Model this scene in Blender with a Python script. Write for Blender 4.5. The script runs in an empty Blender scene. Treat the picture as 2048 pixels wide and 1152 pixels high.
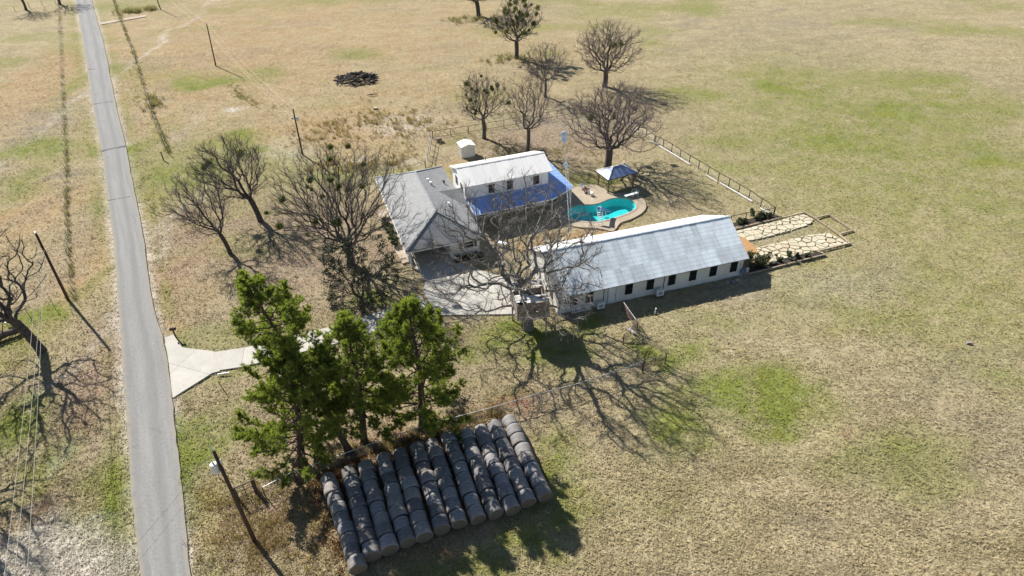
import bpy, bmesh, math, random
import numpy as np
from mathutils import Matrix, Vector

random.seed(7)
RNG = np.random.default_rng(7)
SC = bpy.context.scene
COL = SC.collection
PI = math.pi

# ------------------------------------------------------------------ camera
FOC, PITCH, CAMH, ROLL = 1350.0, math.radians(37), 46.0, math.radians(1.0)
_fw = np.array([0, math.cos(PITCH), -math.sin(PITCH)])
_r0 = np.array([1.0, 0, 0])
_u0 = np.cross(_r0, _fw)
_rt = math.cos(ROLL) * _r0 - math.sin(ROLL) * _u0
_up = math.cos(ROLL) * _u0 + math.sin(ROLL) * _r0
cam = bpy.data.cameras.new('camera')
cam.sensor_fit = 'HORIZONTAL'
cam.sensor_width = 36
cam.lens = 36 * FOC / 2048
cam.clip_start = 0.5
cam.clip_end = 6000
co = bpy.data.objects.new('camera', cam)
COL.objects.link(co)
M = Matrix.Identity(4)
for i in range(3):
    M[i][0], M[i][1], M[i][2] = _rt[i], _up[i], -_fw[i]
M[2][3] = CAMH
co.matrix_world = M
SC.camera = co

# ------------------------------------------------------------------ sky, sun, exposure
SUN_EL, SHAD_AZ = math.radians(39.5), math.radians(-45)
w = bpy.data.worlds.new('World')
SC.world = w
w.use_nodes = True
nt = w.node_tree
sky = nt.nodes.new('ShaderNodeTexSky')
sky.sky_type = 'NISHITA'
sky.sun_disc = False
sky.sun_elevation = SUN_EL
sky.sun_rotation = math.radians(-45)
sky.altitude = 100
sky.air_density = 1.0
sky.dust_density = 0.4
nt.links.new(sky.outputs[0], nt.nodes['Background'].inputs[0])
nt.nodes['Background'].inputs[1].default_value = 0.058
sl = bpy.data.lights.new('sun', 'SUN')
sl.energy = 5.0
sl.angle = math.radians(0.53)
sl.color = (1.0, 0.95, 0.87)
so = bpy.data.objects.new('sun', sl)
COL.objects.link(so)
ldir = Vector((math.cos(SUN_EL) * math.cos(SHAD_AZ), math.cos(SUN_EL) * math.sin(SHAD_AZ), -math.sin(SUN_EL)))
so.rotation_euler = ldir.to_track_quat('-Z', 'Y').to_euler()
so.location = (-60, 120, 80)
SC.view_settings.view_transform = 'Standard'
SC.view_settings.look = 'None'
SC.view_settings.gamma = 1
SC.view_settings.exposure = 0.80
SC.view_settings.use_curve_mapping = False
SC.cycles.max_bounces = 6
SC.cycles.transparent_max_bounces = 8

# ------------------------------------------------------------------ helpers
def G(x, y, z=0.0):
    """survey helper: the place on the level z seen in the survey picture at x, y"""
    d = _fw + _rt * (x - 1024) / FOC - _up * (y - 576) / FOC
    t = (z - CAMH) / d[2]
    p = d * t
    return np.array([p[0], p[1], z])


def nrm(v):
    v = np.asarray(v, float)
    return v / (np.linalg.norm(v) + 1e-12)


class MB:
    def __init__(s):
        s.v = []
        s.n = 0
        s.f = []          # (array (m,k), mat)

    def add(s, V, Fs, mat=0):
        V = np.asarray(V, float).reshape(-1, 3)
        if isinstance(Fs, np.ndarray):
            s.f.append((Fs + s.n, mat))
        else:
            by = {}
            for f in Fs:
                by.setdefault(len(f), []).append(f)
            for k, L in by.items():
                s.f.append((np.array(L, int) + s.n, mat))
        s.v.append(V)
        s.n += len(V)
        return s

    def box(s, x0, x1, y0, y1, z0, z1, mat=0):
        V = [(x, y, z) for z in (z0, z1) for y in (y0, y1) for x in (x0, x1)]
        return s.add(V, [(0, 2, 3, 1), (4, 5, 7, 6), (0, 1, 5, 4), (2, 6, 7, 3), (0, 4, 6, 2), (1, 3, 7, 5)], mat)

    def bar(s, a, b, w, h, mat=0, up=(0, 0, 1)):
        a, b = np.asarray(a, float), np.asarray(b, float)
        d = nrm(b - a)
        sd = np.cross(d, up)
        if np.linalg.norm(sd) < 1e-3:
            sd = np.cross(d, (1, 0, 0))
        sd = nrm(sd)
        u = np.cross(sd, d)
        V = [p + sd * i * w / 2 + u * j * h / 2 for p in (a, b) for j in (-1, 1) for i in (-1, 1)]
        return s.add(V, [(0, 2, 3, 1), (4, 5, 7, 6), (0, 1, 5, 4), (2, 6, 7, 3), (0, 4, 6, 2), (1, 3, 7, 5)], mat)

    def tube(s, P, R, k=6, mat=0, cap=True):
        P = np.asarray(P, float)
        n = len(P)
        R = np.broadcast_to(np.asarray(R, float), (n,))
        T = np.gradient(P, axis=0)
        T /= np.linalg.norm(T, axis=1)[:, None] + 1e-12
        ref = np.array([0.0, 0, 1]) if abs(T[0][2]) < 0.9 else np.array([1.0, 0, 0])
        V = []
        sd = nrm(np.cross(T[0], ref))
        for i in range(n):
            sd = nrm(sd - T[i] * (sd @ T[i]))
            u = np.cross(T[i], sd)
            for j in range(k):
                a = 2 * PI * j / k
                V.append(P[i] + R[i] * (math.cos(a) * sd + math.sin(a) * u))
        Fs = [(i * k + j, i * k + (j + 1) % k, (i + 1) * k + (j + 1) % k, (i + 1) * k + j) for i in range(n - 1) for j in range(k)]
        if cap:
            Fs += [tuple(range(k))[::-1], tuple((n - 1) * k + j for j in range(k))]
        return s.add(V, Fs, mat)

    def slab(s, poly, z0, z1, mat=0):
        """convex or simple polygon between two heights; z1 may be a list per corner"""
        n = len(poly)
        zt = z1 if hasattr(z1, '__len__') else [z1] * n
        a = sum(poly[i][0] * poly[(i + 1) % n][1] - poly[(i + 1) % n][0] * poly[i][1] for i in range(n))
        P = list(poly)
        if a < 0:
            P = P[::-1]
            zt = list(zt)[::-1]
        V = [(p[0], p[1], z0) for p in P] + [(p[0], p[1], z) for p, z in zip(P, zt)]
        Fs = [tuple(range(n, 2 * n)), tuple(range(n))[::-1]] + [(i, (i + 1) % n, n + (i + 1) % n, n + i) for i in range(n)]
        return s.add(V, Fs, mat)

    def sheet(s, P, th, mat=0):
        """planar polygon in space given thickness along its normal"""
        P = np.asarray(P, float)
        n = len(P)
        nn = nrm(np.cross(P[1] - P[0], P[2] - P[0]))
        if nn[2] < 0:
            P = P[::-1]
            nn = -nn
        V = list(P) + list(P - nn * th)
        Fs = [tuple(range(n)), tuple(range(n, 2 * n))[::-1]] + [(i, n + i, n + (i + 1) % n, (i + 1) % n) for i in range(n)]
        return s.add(V, Fs, mat)

    def build(s, name, mats, parent=None, smooth=False, origin=None, attrs=None):
        V = np.concatenate(s.v).astype(np.float32)
        if origin is not None:
            V = V - np.asarray(origin, np.float32)
        me = bpy.data.meshes.new(name)
        me.vertices.add(len(V))
        me.vertices.foreach_set('co', V.ravel())
        li = np.concatenate([f.ravel() for f, m in s.f]).astype(np.int32)
        tot = np.concatenate([np.full(len(f), f.shape[1], np.int32) for f, m in s.f])
        mi = np.concatenate([np.full(len(f), m, np.int32) for f, m in s.f])
        me.loops.add(len(li))
        me.loops.foreach_set('vertex_index', li)
        me.polygons.add(len(tot))
        me.polygons.foreach_set('loop_start', np.concatenate([[0], np.cumsum(tot)[:-1]]).astype(np.int32))
        me.polygons.foreach_set('loop_total', tot)
        me.polygons.foreach_set('material_index', mi)
        me.polygons.foreach_set('use_smooth', np.full(len(tot), bool(smooth)))
        if attrs:
            for k, a in attrs.items():
                at = me.attributes.new(k, 'FLOAT', 'POINT')
                at.data.foreach_set('value', a.astype(np.float32))
        me.update(calc_edges=True)
        for m in (mats if isinstance(mats, (list, tuple)) else [mats]):
            me.materials.append(m)
        o = bpy.data.objects.new(name, me)
        COL.objects.link(o)
        if parent is not None:
            o.parent = parent
        return o


def tag(o, label=None, cat=None, group=None, kind=None):
    if label:
        o['label'] = label
    if cat:
        o['category'] = cat
    if group:
        o['group'] = group
    if kind:
        o['kind'] = kind
    return o


def thing(name, label, cat, loc=(0, 0, 0), rz=0.0, group=None):
    o = bpy.data.objects.new(name, None)
    COL.objects.link(o)
    o.empty_display_size = 0.3
    o.location = [float(c) for c in loc]
    o.rotation_euler = (0, 0, rz)
    return tag(o, label, cat, group)


def share(name, me, parent, loc=(0, 0, 0), rot=(0, 0, 0)):
    o = bpy.data.objects.new(name, me)
    COL.objects.link(o)
    o.parent = parent
    o.location = loc
    o.rotation_euler = rot
    return o


ORD = ['first', 'second', 'third', 'fourth', 'fifth', 'sixth', 'seventh', 'eighth', 'ninth', 'tenth', 'eleventh', 'twelfth']


# value noise on arrays
def _hash(ix, iy, seed):
    h = (ix.astype(np.int64) * 374761393 + iy.astype(np.int64) * 668265263 + seed * 1442695041) & 0xFFFFFFFF
    h = ((h ^ (h >> 13)) * 1274126177) & 0xFFFFFFFF
    h = h ^ (h >> 16)
    return (h & 0xFFFF) / 65535.0


def vnoise(x, y, seed=0):
    ix, iy = np.floor(x), np.floor(y)
    fx, fy = x - ix, y - iy
    fx, fy = fx * fx * (3 - 2 * fx), fy * fy * (3 - 2 * fy)
    a, b = _hash(ix, iy, seed), _hash(ix + 1, iy, seed)
    c, d = _hash(ix, iy + 1, seed), _hash(ix + 1, iy + 1, seed)
    return (a * (1 - fx) + b * fx) * (1 - fy) + (c * (1 - fx) + d * fx) * fy


def fbm(x, y, seed=0, oct=4):
    t, a, n = 0, 0.5, 0
    for o in range(oct):
        t = t + a * vnoise(x * 2 ** o, y * 2 ** o, seed + o * 17)
        n += a
        a *= 0.5
    return t / n


def inpoly(x, y, poly):
    r = np.zeros(x.shape, bool)
    n = len(poly)
    for i in range(n):
        x0, y0 = poly[i][0], poly[i][1]
        x1, y1 = poly[(i + 1) % n][0], poly[(i + 1) % n][1]
        c = ((y0 > y) != (y1 > y)) & (x < (x1 - x0) * (y - y0) / (y1 - y0 + 1e-12) + x0)
        r ^= c
    return r


# ------------------------------------------------------------------ materials
class N:
    """tiny node-tree writer"""
    def __init__(s, name):
        s.m = bpy.data.materials.new(name)
        s.m.use_nodes = True
        s.t = s.m.node_tree
        s.b = s.t.nodes['Principled BSDF']
        s.out = s.t.nodes['Material Output']
        s.pos = None

    def n(s, typ, **kw):
        nd = s.t.nodes.new(typ)
        for k, v in kw.items():
            setattr(nd, k, v)
        return nd

    def put(s, sock, v):
        if hasattr(v, 'is_linked') or isinstance(v, bpy.types.NodeSocket):
            s.t.links.new(v, sock)
        else:
            if isinstance(v, (tuple, list)) and len(v) == 3 and sock.type == 'RGBA':
                v = (*v, 1)
            sock.default_value = v

    def coord(s, kind='Object'):
        return s.n('ShaderNodeTexCoord').outputs[kind]

    def world(s):
        if s.pos is None:
            s.pos = s.n('ShaderNodeNewGeometry').outputs['Position']
        return s.pos

    def mapping(s, vec, scale=(1, 1, 1), rot=(0, 0, 0), loc=(0, 0, 0)):
        nd = s.n('ShaderNodeMapping')
        s.put(nd.inputs['Vector'], vec)
        nd.inputs['Scale'].default_value = scale
        nd.inputs['Rotation'].default_value = rot
        nd.inputs['Location'].default_value = loc
        return nd.outputs[0]

    def noise(s, vec, scale, detail=3, rough=0.55, dist=0.0):
        nd = s.n('ShaderNodeTexNoise')
        s.put(nd.inputs['Vector'], vec)
        nd.inputs['Scale'].default_value = scale
        nd.inputs['Detail'].default_value = detail
        nd.inputs['Roughness'].default_value = rough
        nd.inputs['Distortion'].default_value = dist
        return nd.outputs[0]

    def voro(s, vec, scale, feature='F1'):
        nd = s.n('ShaderNodeTexVoronoi', feature=feature)
        s.put(nd.inputs['Vector'], vec)
        nd.inputs['Scale'].default_value = scale
        return nd

    def ramp(s, v, a, b, lo=0.0, hi=1.0):
        nd = s.n('ShaderNodeMapRange')
        s.put(nd.inputs[0], v)
        nd.inputs[1].default_value = a
        nd.inputs[2].default_value = b
        nd.inputs[3].default_value = lo
        nd.inputs[4].default_value = hi
        return nd.outputs[0]

    def math(s, op, a, b=0.0):
        nd = s.n('ShaderNodeMath', operation=op)
        s.put(nd.inputs[0], a)
        s.put(nd.inputs[1], b)
        return nd.outputs[0]

    def mix(s, f, a, b, mode='MIX'):
        nd = s.n('ShaderNodeMix', data_type='RGBA', blend_type=mode)
        s.put(nd.inputs[0], f)
        s.put(nd.inputs[6], a)
        s.put(nd.inputs[7], b)
        return nd.outputs[2]

    def attr(s, name):
        return s.n('ShaderNodeAttribute', attribute_name=name).outputs['Fac']

    def bump(s, h, strength=0.5, dist=0.05):
        nd = s.n('ShaderNodeBump')
        nd.inputs['Strength'].default_value = strength
        nd.inputs['Distance'].default_value = dist
        s.put(nd.inputs['Height'], h)
        s.put(s.b.inputs['Normal'], nd.outputs[0])

    def rand(s):
        return s.n('ShaderNodeObjectInfo').outputs['Random']

    def fin(s, col=None, rough=0.8, metal=0.0, spec=0.3):
        if col is not None:
            s.put(s.b.inputs['Base Color'], col)
        s.put(s.b.inputs['Roughness'], rough)
        s.put(s.b.inputs['Metallic'], metal)
        s.b.inputs['Specular IOR Level'].default_value = spec
        return s.m


def simple(name, c, var=0.25, scale=4.0, rough=0.75, metal=0.0, bump=0.0, spec=0.3, obj_var=0.0):
    k = N(name)
    p = k.coord()
    f = k.noise(p, scale, 5, 0.6)
    lo = tuple(x * (1 - var) for x in c)
    hi = tuple(min(1, x * (1 + var * 0.7)) for x in c)
    colr = k.mix(k.ramp(f, 0.3, 0.7), lo, hi)
    if obj_var:
        colr = k.mix(1.0, colr, k.ramp(k.rand(), 0, 1, 1 - obj_var, 1 + obj_var * 0.5), 'MULTIPLY')
    if bump:
        k.bump(k.noise(p, scale * 3, 4), bump, 0.03)
    return k.fin(colr, rough, metal, spec)


def grass_mat(name, tuft=False):
    k = N(name)
    p = k.world()
    big = k.noise(p, 0.045, 4, 0.6)
    med = k.noise(k.mapping(p, (0.5, 1.0, 1)), 0.35, 5, 0.6, 0.6)
    fine = k.noise(p, 2.3, 4, 0.68)
    vf = k.noise(p, 7.0, 3, 0.7)
    straw = k.mix(k.ramp(big, 0.35, 0.65), (0.37, 0.305, 0.185), (0.33, 0.278, 0.17))
    straw = k.mix(k.ramp(med, 0.42, 0.66), straw, (0.28, 0.235, 0.135))
    straw = k.mix(k.ramp(k.noise(p, 0.9, 4, 0.6), 0.52, 0.72, 0, 0.6), straw, (0.455, 0.395, 0.25))
    o = k.attr('tan')
    colr = k.mix(k.math('MULTIPLY', o, k.ramp(med, 0.25, 0.7, 0.35, 1.0)), straw, (0.355, 0.235, 0.12))
    l = k.attr('litter')
    lit = k.mix(k.ramp(k.voro(p, 4.2).outputs['Distance'], 0.1, 0.55), (0.48, 0.375, 0.285), (0.215, 0.155, 0.115))
    colr = k.mix(k.math('MULTIPLY', l, k.ramp(fine, 0.3, 0.6, 0.5, 1)), colr, lit)
    colr = k.mix(k.attr('bare'), colr, k.mix(k.ramp(fine, 0.35, 0.65), (0.42, 0.37, 0.30), (0.54, 0.505, 0.44)))
    colr = k.mix(k.math('MULTIPLY', k.attr('soil'), k.ramp(fine, 0.38, 0.6)), colr, (0.23, 0.09, 0.055))
    colr = k.mix(k.math('MULTIPLY', k.attr('gray'), k.ramp(med, 0.35, 0.6)), colr, (0.245, 0.21, 0.165))
    g = k.attr('green')
    gcol = k.mix(k.ramp(med, 0.35, 0.65), (0.135, 0.172, 0.03), (0.21, 0.225, 0.055))
    gf = k.math('MULTIPLY', g, k.ramp(k.math('ADD', fine, k.math('MULTIPLY', med, 0.6)), 0.52, 0.82, 0.5, 1.0))
    colr = k.mix(gf, colr, gcol)
    spk = k.math('ADD', k.math('MULTIPLY', fine, 0.55), k.math('MULTIPLY', vf, 0.55))
    sh = k.ramp(spk, 0.40, 0.72, 0.62, 1.3)
    colr = k.mix(1.0, colr, sh, 'MULTIPLY')
    if tuft:
        colr = k.mix(1.0, colr, (1.12, 1.1, 1.05), 'MULTIPLY')
    else:
        k.bump(k.math('ADD', fine, k.math('MULTIPLY', vf, 0.4)), 0.9, 0.16)
    return k.fin(colr, 0.95, 0, 0.1)


M_ = {}
M_['grass'] = grass_mat('grass')
M_['tuft'] = grass_mat('grass_blade', True)


def asphalt():
    k = N('asphalt')
    p = k.world()
    u = k.attr('across')
    cx = k.n('ShaderNodeCombineXYZ')
    k.put(cx.inputs[0], k.math('MULTIPLY', u, 4.0))
    k.put(cx.inputs[1], k.attr('along'))
    p = cx.outputs[0]
    lng = k.noise(k.mapping(p, (1.6, 0.10, 1)), 1.0, 5, 0.65)
    c = k.mix(k.ramp(lng, 0.32, 0.68), (0.175, 0.172, 0.168), (0.265, 0.262, 0.256))
    c = k.mix(k.ramp(k.noise(p, 3.5, 5, 0.8), 0.35, 0.68, 0, 0.75), c, (0.31, 0.305, 0.295))
    c = k.mix(k.ramp(k.noise(p, 9, 2, 0.8), 0.52, 0.7, 0, 0.6), c, (0.13, 0.13, 0.128))
    sn = k.math('SINE', k.math('ADD', k.math('MULTIPLY', u, 12.5), k.math('MULTIPLY', lng, 0.8)))
    c = k.mix(k.ramp(sn, -0.2, 1.0, 0, 0.5), c, (0.17, 0.167, 0.163))
    ed = k.math('ABSOLUTE', k.math('SUBTRACT', u, 0.5))
    c = k.mix(k.math('MULTIPLY', k.ramp(ed, 0.38, 0.5), k.ramp(k.noise(p, 1.5, 4), 0.35, 0.55)), c, (0.29, 0.255, 0.20))
    c = k.mix(k.ramp(k.noise(p, 0.55, 5, 0.75), 0.60, 0.70, 0, 0.5), c, (0.145, 0.142, 0.14))
    k.bump(k.noise(p, 16, 2), 0.3, 0.012)
    return k.fin(c, 0.9, 0, 0.2)


M_['asphalt'] = asphalt()


def concrete(name, a, b):
    k = N(name)
    p = k.world()
    c = k.mix(k.ramp(k.noise(p, 0.6, 6, 0.65), 0.35, 0.65), a, b)
    c = k.mix(k.ramp(k.noise(p, 2.2, 5, 0.7, 1.0), 0.58, 0.72, 0, 0.5), c, tuple(x * 0.7 for x in a))
    c = k.mix(1.0, c, k.ramp(k.rand(), 0, 1, 0.92, 1.05), 'MULTIPLY')
    k.bump(k.noise(p, 20, 2), 0.15, 0.01)
    return k.fin(c, 0.85, 0, 0.25)


M_['concrete'] = concrete('concrete', (0.42, 0.40, 0.36), (0.50, 0.48, 0.435))
M_['deck'] = concrete('pool_deck_concrete', (0.32, 0.265, 0.195), (0.40, 0.34, 0.26))
M_['pinkwalk'] = concrete('walk_concrete', (0.34, 0.27, 0.21), (0.42, 0.35, 0.285))


def shingles():
    k = N('roof_shingles')
    p = k.coord()
    c = k.mix(k.ramp(k.noise(p, 1.1, 5, 0.65), 0.35, 0.65), (0.23, 0.236, 0.246), (0.30, 0.306, 0.315))
    c = k.mix(k.ramp(k.noise(p, 7, 2, 0.8), 0.3, 0.7), c, (0.36, 0.365, 0.37))
    br = k.n('ShaderNodeTexBrick')
    k.put(br.inputs['Vector'], p)
    br.inputs['Scale'].default_value = 1.0
    br.inputs['Color1'].default_value = (0.75, 0.75, 0.75, 1)
    br.inputs['Color2'].default_value = (1.05, 1.05, 1.05, 1)
    br.inputs['Mortar'].default_value = (0.55, 0.55, 0.55, 1)
    br.inputs['Mortar Size'].default_value = 0.012
    br.inputs['Brick Width'].default_value = 0.3
    br.inputs['Row Height'].default_value = 0.14
    c = k.mix(0.75, c, br.outputs[0], 'MULTIPLY')
    k.bump(k.noise(p, 18, 2), 0.3, 0.02)
    return k.fin(c, 0.9, 0, 0.25)


M_['shingle'] = shingles()


def metal_roof(name, a, b, rough, metal, rust=0.0, screw=True):
    k = N(name)
    p = k.coord()
    pw = k.world()
    f = k.noise(k.mapping(p, (3.0, 0.35, 1)), 1.0, 5, 0.7)
    c = k.mix(k.ramp(f, 0.3, 0.7), a, b)
    c = k.mix(1.0, c, k.ramp(k.rand(), 0, 1, 0.78 if rust > .3 else 0.93, 1.12 if rust > .3 else 1.04), 'MULTIPLY')
    if rust:
        c = k.mix(k.ramp(k.noise(pw, 0.35, 6, 0.7), 0.55, 0.75, 0, rust), c, (0.30, 0.27, 0.25))
        c = k.mix(k.ramp(k.noise(pw, 1.4, 5, 0.75), 0.6, 0.75, 0, rust * 0.7), c, (0.78, 0.80, 0.82))
    if screw:
        sx = k.n('ShaderNodeSeparateXYZ')
        k.put(sx.inputs[0], p)
        wv = k.math('FRACT', k.math('MULTIPLY', sx.outputs[1], 1.9))
        c = k.mix(k.ramp(wv, 0.80, 0.9, 0, 0.33), c, tuple(x * 0.45 for x in a))
    return k.fin(c, rough, metal, 0.4)


M_['galv'] = metal_roof('galvanised_roof', (0.58, 0.65, 0.70), (0.82, 0.87, 0.90), 0.5, 0.05, 0.6)
M_['whiteroof'] = metal_roof('white_metal_roof', (0.72, 0.71, 0.69), (0.80, 0.79, 0.77), 0.5, 0.0, 0.06, False)
M_['porchroof'] = metal_roof('porch_metal_roof', (0.21, 0.36, 0.74), (0.27, 0.42, 0.78), 0.4, 0.0, 0.0, False)
M_['pavroof'] = metal_roof('pavilion_metal_roof', (0.12, 0.18, 0.34), (0.22, 0.28, 0.42), 0.4, 0.2, 0.35, False)
M_['white'] = simple('white_paint', (0.74, 0.74, 0.73), 0.10, 1.5, 0.7, bump=0.05)
M_['cream'] = simple('cream_paint', (0.66, 0.65, 0.62), 0.12, 1.2, 0.7, bump=0.05)
M_['trimdark'] = simple('dark_trim', (0.045, 0.04, 0.04), 0.3, 6, 0.6)
M_['glass'] = simple('window_glass', (0.012, 0.014, 0.018), 0.2, 3, 0.08, spec=0.6)
M_['pole'] = simple('pole_wood', (0.085, 0.06, 0.045), 0.4, 6, 0.9, bump=0.3)
M_['bark'] = simple('grey_bark', (0.105, 0.09, 0.082), 0.45, 5, 0.95, bump=0.6)
M_['palebark'] = simple('pale_grey_bark', (0.205, 0.19, 0.175), 0.45, 5, 0.95, bump=0.6)
M_['twig'] = simple('twig_bark', (0.135, 0.118, 0.11), 0.35, 3, 0.95)
M_['pinkbark'] = simple('reddish_twigs', (0.17, 0.135, 0.13), 0.35, 3, 0.95)
M_['pinebark'] = simple('pine_bark', (0.12, 0.085, 0.065), 0.5, 6, 0.95, bump=0.6)
M_['treewood'] = simple('weathered_boards', (0.31, 0.245, 0.205), 0.4, 3, 0.9, bump=0.3, obj_var=0.25)
M_['greywood'] = simple('grey_boards', (0.30, 0.28, 0.26), 0.35, 3, 0.9, bump=0.3, obj_var=0.2)
M_['whitewood'] = simple('peeling_white_boards', (0.66, 0.64, 0.61), 0.25, 2, 0.85, bump=0.2, obj_var=0.15)
M_['timber'] = simple('landscape_timber', (0.42, 0.34, 0.24), 0.35, 3, 0.9, bump=0.3, obj_var=0.2)
M_['rustpipe'] = simple('rusty_pipe', (0.14, 0.095, 0.075), 0.4, 5, 0.7, bump=0.2)
M_['steelpipe'] = simple('pale_pipe', (0.30, 0.29, 0.28), 0.3, 5, 0.45, 0.5)
M_['palepipe'] = simple('bright_pipe', (0.48, 0.47, 0.45), 0.25, 5, 0.45, 0.3)
M_['wire'] = simple('fence_wire', (0.35, 0.34, 0.33), 0.2, 4, 0.5, 0.6)
M_['cable'] = simple('power_cable', (0.62, 0.58, 0.5), 0.1, 2, 0.4, 0.3)
M_['alu'] = simple('aluminium', (0.62, 0.66, 0.72), 0.12, 3, 0.35, 0.7)
M_['dish'] = simple('dish_paint', (0.55, 0.68, 0.82), 0.08, 3, 0.4)
M_['mulch'] = simple('dark_mulch', (0.05, 0.04, 0.034), 0.5, 8, 0.95, bump=0.8)
M_['sand'] = simple('orange_sand', (0.40, 0.235, 0.105), 0.2, 3, 0.95, bump=0.2)
M_['limestone'] = None
M_['black'] = simple('black_paint', (0.02, 0.02, 0.02), 0.3, 4, 0.5)
M_['brownwood'] = simple('brown_furniture', (0.09, 0.05, 0.035), 0.4, 4, 0.7)
M_['blueslide'] = simple('blue_fibreglass', (0.16, 0.30, 0.55), 0.15, 2, 0.3)
M_['log'] = simple('charred_logs', (0.075, 0.066, 0.062), 0.6, 3, 0.95, bump=0.6, obj_var=0.5)
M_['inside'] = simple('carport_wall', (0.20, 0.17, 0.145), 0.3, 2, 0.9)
M_['poolwall'] = simple('pool_plaster', (0.40, 0.74, 0.73), 0.15, 0.7, 0.6)


def stone_mat():
    k = N('limestone')
    p = k.world()
    c = k.mix(k.ramp(k.noise(p, 1.8, 5, 0.65), 0.3, 0.7), (0.45, 0.40, 0.29), (0.56, 0.51, 0.385))
    c = k.mix(k.ramp(k.rand(), 0.55, 1.0, 0, 0.6), c, (0.60, 0.55, 0.44))
    c = k.mix(k.ramp(k.rand(), 0.0, 0.12, 0.5, 0), c, (0.44, 0.30, 0.20))
    k.bump(k.noise(p, 9, 3), 0.3, 0.03)
    return k.fin(c, 0.9, 0, 0.2)


M_['limestone'] = stone_mat()


def leaf_mat(name, a, b, c, trans=0.3, scale=0.9, rough=0.55):
    k = N(name)
    p = k.world()
    col_ = k.mix(k.ramp(k.noise(p, scale, 3, 0.6), 0.35, 0.65), a, b)
    isl = k.n('ShaderNodeNewGeometry').outputs['Random Per Island']
    col_ = k.mix(k.ramp(isl, 0.55, 1.0, 0, 0.8), col_, c)
    k.fin(col_, rough, 0, 0.35)
    tr = k.n('ShaderNodeBsdfTranslucent')
    k.put(tr.inputs[0], k.mix(1.0, col_, (1.3, 1.5, 0.6), 'MULTIPLY'))
    ms = k.n('ShaderNodeMixShader')
    ms.inputs[0].default_value = trans
    k.t.links.new(k.b.outputs[0], ms.inputs[1])
    k.t.links.new(tr.outputs[0], ms.inputs[2])
    k.t.links.new(ms.outputs[0], k.out.inputs[0])
    return k.m


M_['needle'] = leaf_mat('pine_needles', (0.165, 0.20, 0.055), (0.23, 0.26, 0.07), (0.36, 0.365, 0.12), 0.52)
M_['magnolia'] = leaf_mat('magnolia_leaves', (0.022, 0.036, 0.018), (0.04, 0.052, 0.026), (0.075, 0.08, 0.045), 0.1, 1.2, 0.55)
M_['mistletoe'] = leaf_mat('mistletoe_leaves', (0.10, 0.115, 0.035), (0.14, 0.15, 0.045), (0.19, 0.19, 0.055), 0.35)
M_['shrub'] = leaf_mat('shrub_leaves', (0.035, 0.05, 0.018), (0.06, 0.075, 0.025), (0.10, 0.11, 0.04), 0.2)
M_['scrub'] = leaf_mat('dead_weeds', (0.25, 0.17, 0.115), (0.31, 0.225, 0.15), (0.40, 0.30, 0.21), 0.35, 0.3, 0.95)
M_['weed'] = leaf_mat('grey_weeds', (0.20, 0.165, 0.125), (0.26, 0.215, 0.165), (0.34, 0.29, 0.22), 0.4, 0.3, 0.95)


def bale_mat():
    k = N('weathered_hay')
    p = k.coord()
    r = k.rand()
    f = k.noise(k.mapping(p, (7, 1.2, 1.2)), 1.0, 5, 0.7)
    c = k.mix(k.ramp(f, 0.3, 0.7), (0.12, 0.122, 0.132), (0.33, 0.33, 0.34))
    c = k.mix(k.ramp(k.noise(p, 1.6, 4, 0.6), 0.42, 0.62, 0, 0.75), c, (0.235, 0.19, 0.15))
    c = k.mix(k.ramp(k.math('FRACT', k.math('MULTIPLY', r, 7.3)), .6, 1.0, 0, .45), c, (0.235, 0.19, 0.15))
    c = k.mix(1.0, c, k.ramp(r, 0, 1, 0.6, 1.25), 'MULTIPLY')
    k.bump(k.noise(k.mapping(p, (9, 2.5, 2.5)), 1.0, 5), 0.9, 0.07)
    return k.fin(c, 0.7, 0, 0.35)


M_['bale'] = bale_mat()


def bale_end():
    k = N('hay_bale_end')
    p = k.coord()
    wv = k.n('ShaderNodeTexWave', wave_type='RINGS', rings_direction='X')
    k.put(wv.inputs['Vector'], p)
    wv.inputs['Scale'].default_value = 3.0
    wv.inputs['Distortion'].default_value = 3.5
    wv.inputs['Detail'].default_value = 3
    c = k.mix(wv.outputs[1], (0.13, 0.105, 0.08), (0.25, 0.21, 0.165))
    k.bump(wv.outputs[1], 0.6, 0.05)
    return k.fin(c, 0.95, 0, 0.1)


M_['baleend'] = bale_end()


def water_mat():
    k = N('pool_water')
    tb = k.n('ShaderNodeBsdfTransparent')
    p = k.world()
    tb.inputs[0].default_value = (0.27, 0.84, 0.86, 1)
    gl = k.n('ShaderNodeBsdfGlossy')
    gl.inputs['Roughness'].default_value = 0.05
    lw = k.n('ShaderNodeLayerWeight')
    fr = k.math('ADD', k.math('MULTIPLY', k.math('POWER', lw.outputs['Facing'], 5.0), .9), .025)
    bp = k.n('ShaderNodeBump')
    bp.inputs['Strength'].default_value = 0.12
    bp.inputs['Distance'].default_value = 0.05
    k.put(bp.inputs['Height'], k.noise(p, 3.0, 3))
    k.t.links.new(bp.outputs[0], gl.inputs['Normal'])
    ms = k.n('ShaderNodeMixShader')
    k.t.links.new(fr, ms.inputs[0])
    k.t.links.new(tb.outputs[0], ms.inputs[1])
    k.t.links.new(gl.outputs[0], ms.inputs[2])
    k.t.links.new(ms.outputs[0], k.out.inputs[0])
    return k.m


M_['water'] = water_mat()

# ------------------------------------------------------------------ ground
def PX(L, z=0.0):
    return [G(x, y, z)[:2] for x, y in L]


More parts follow.
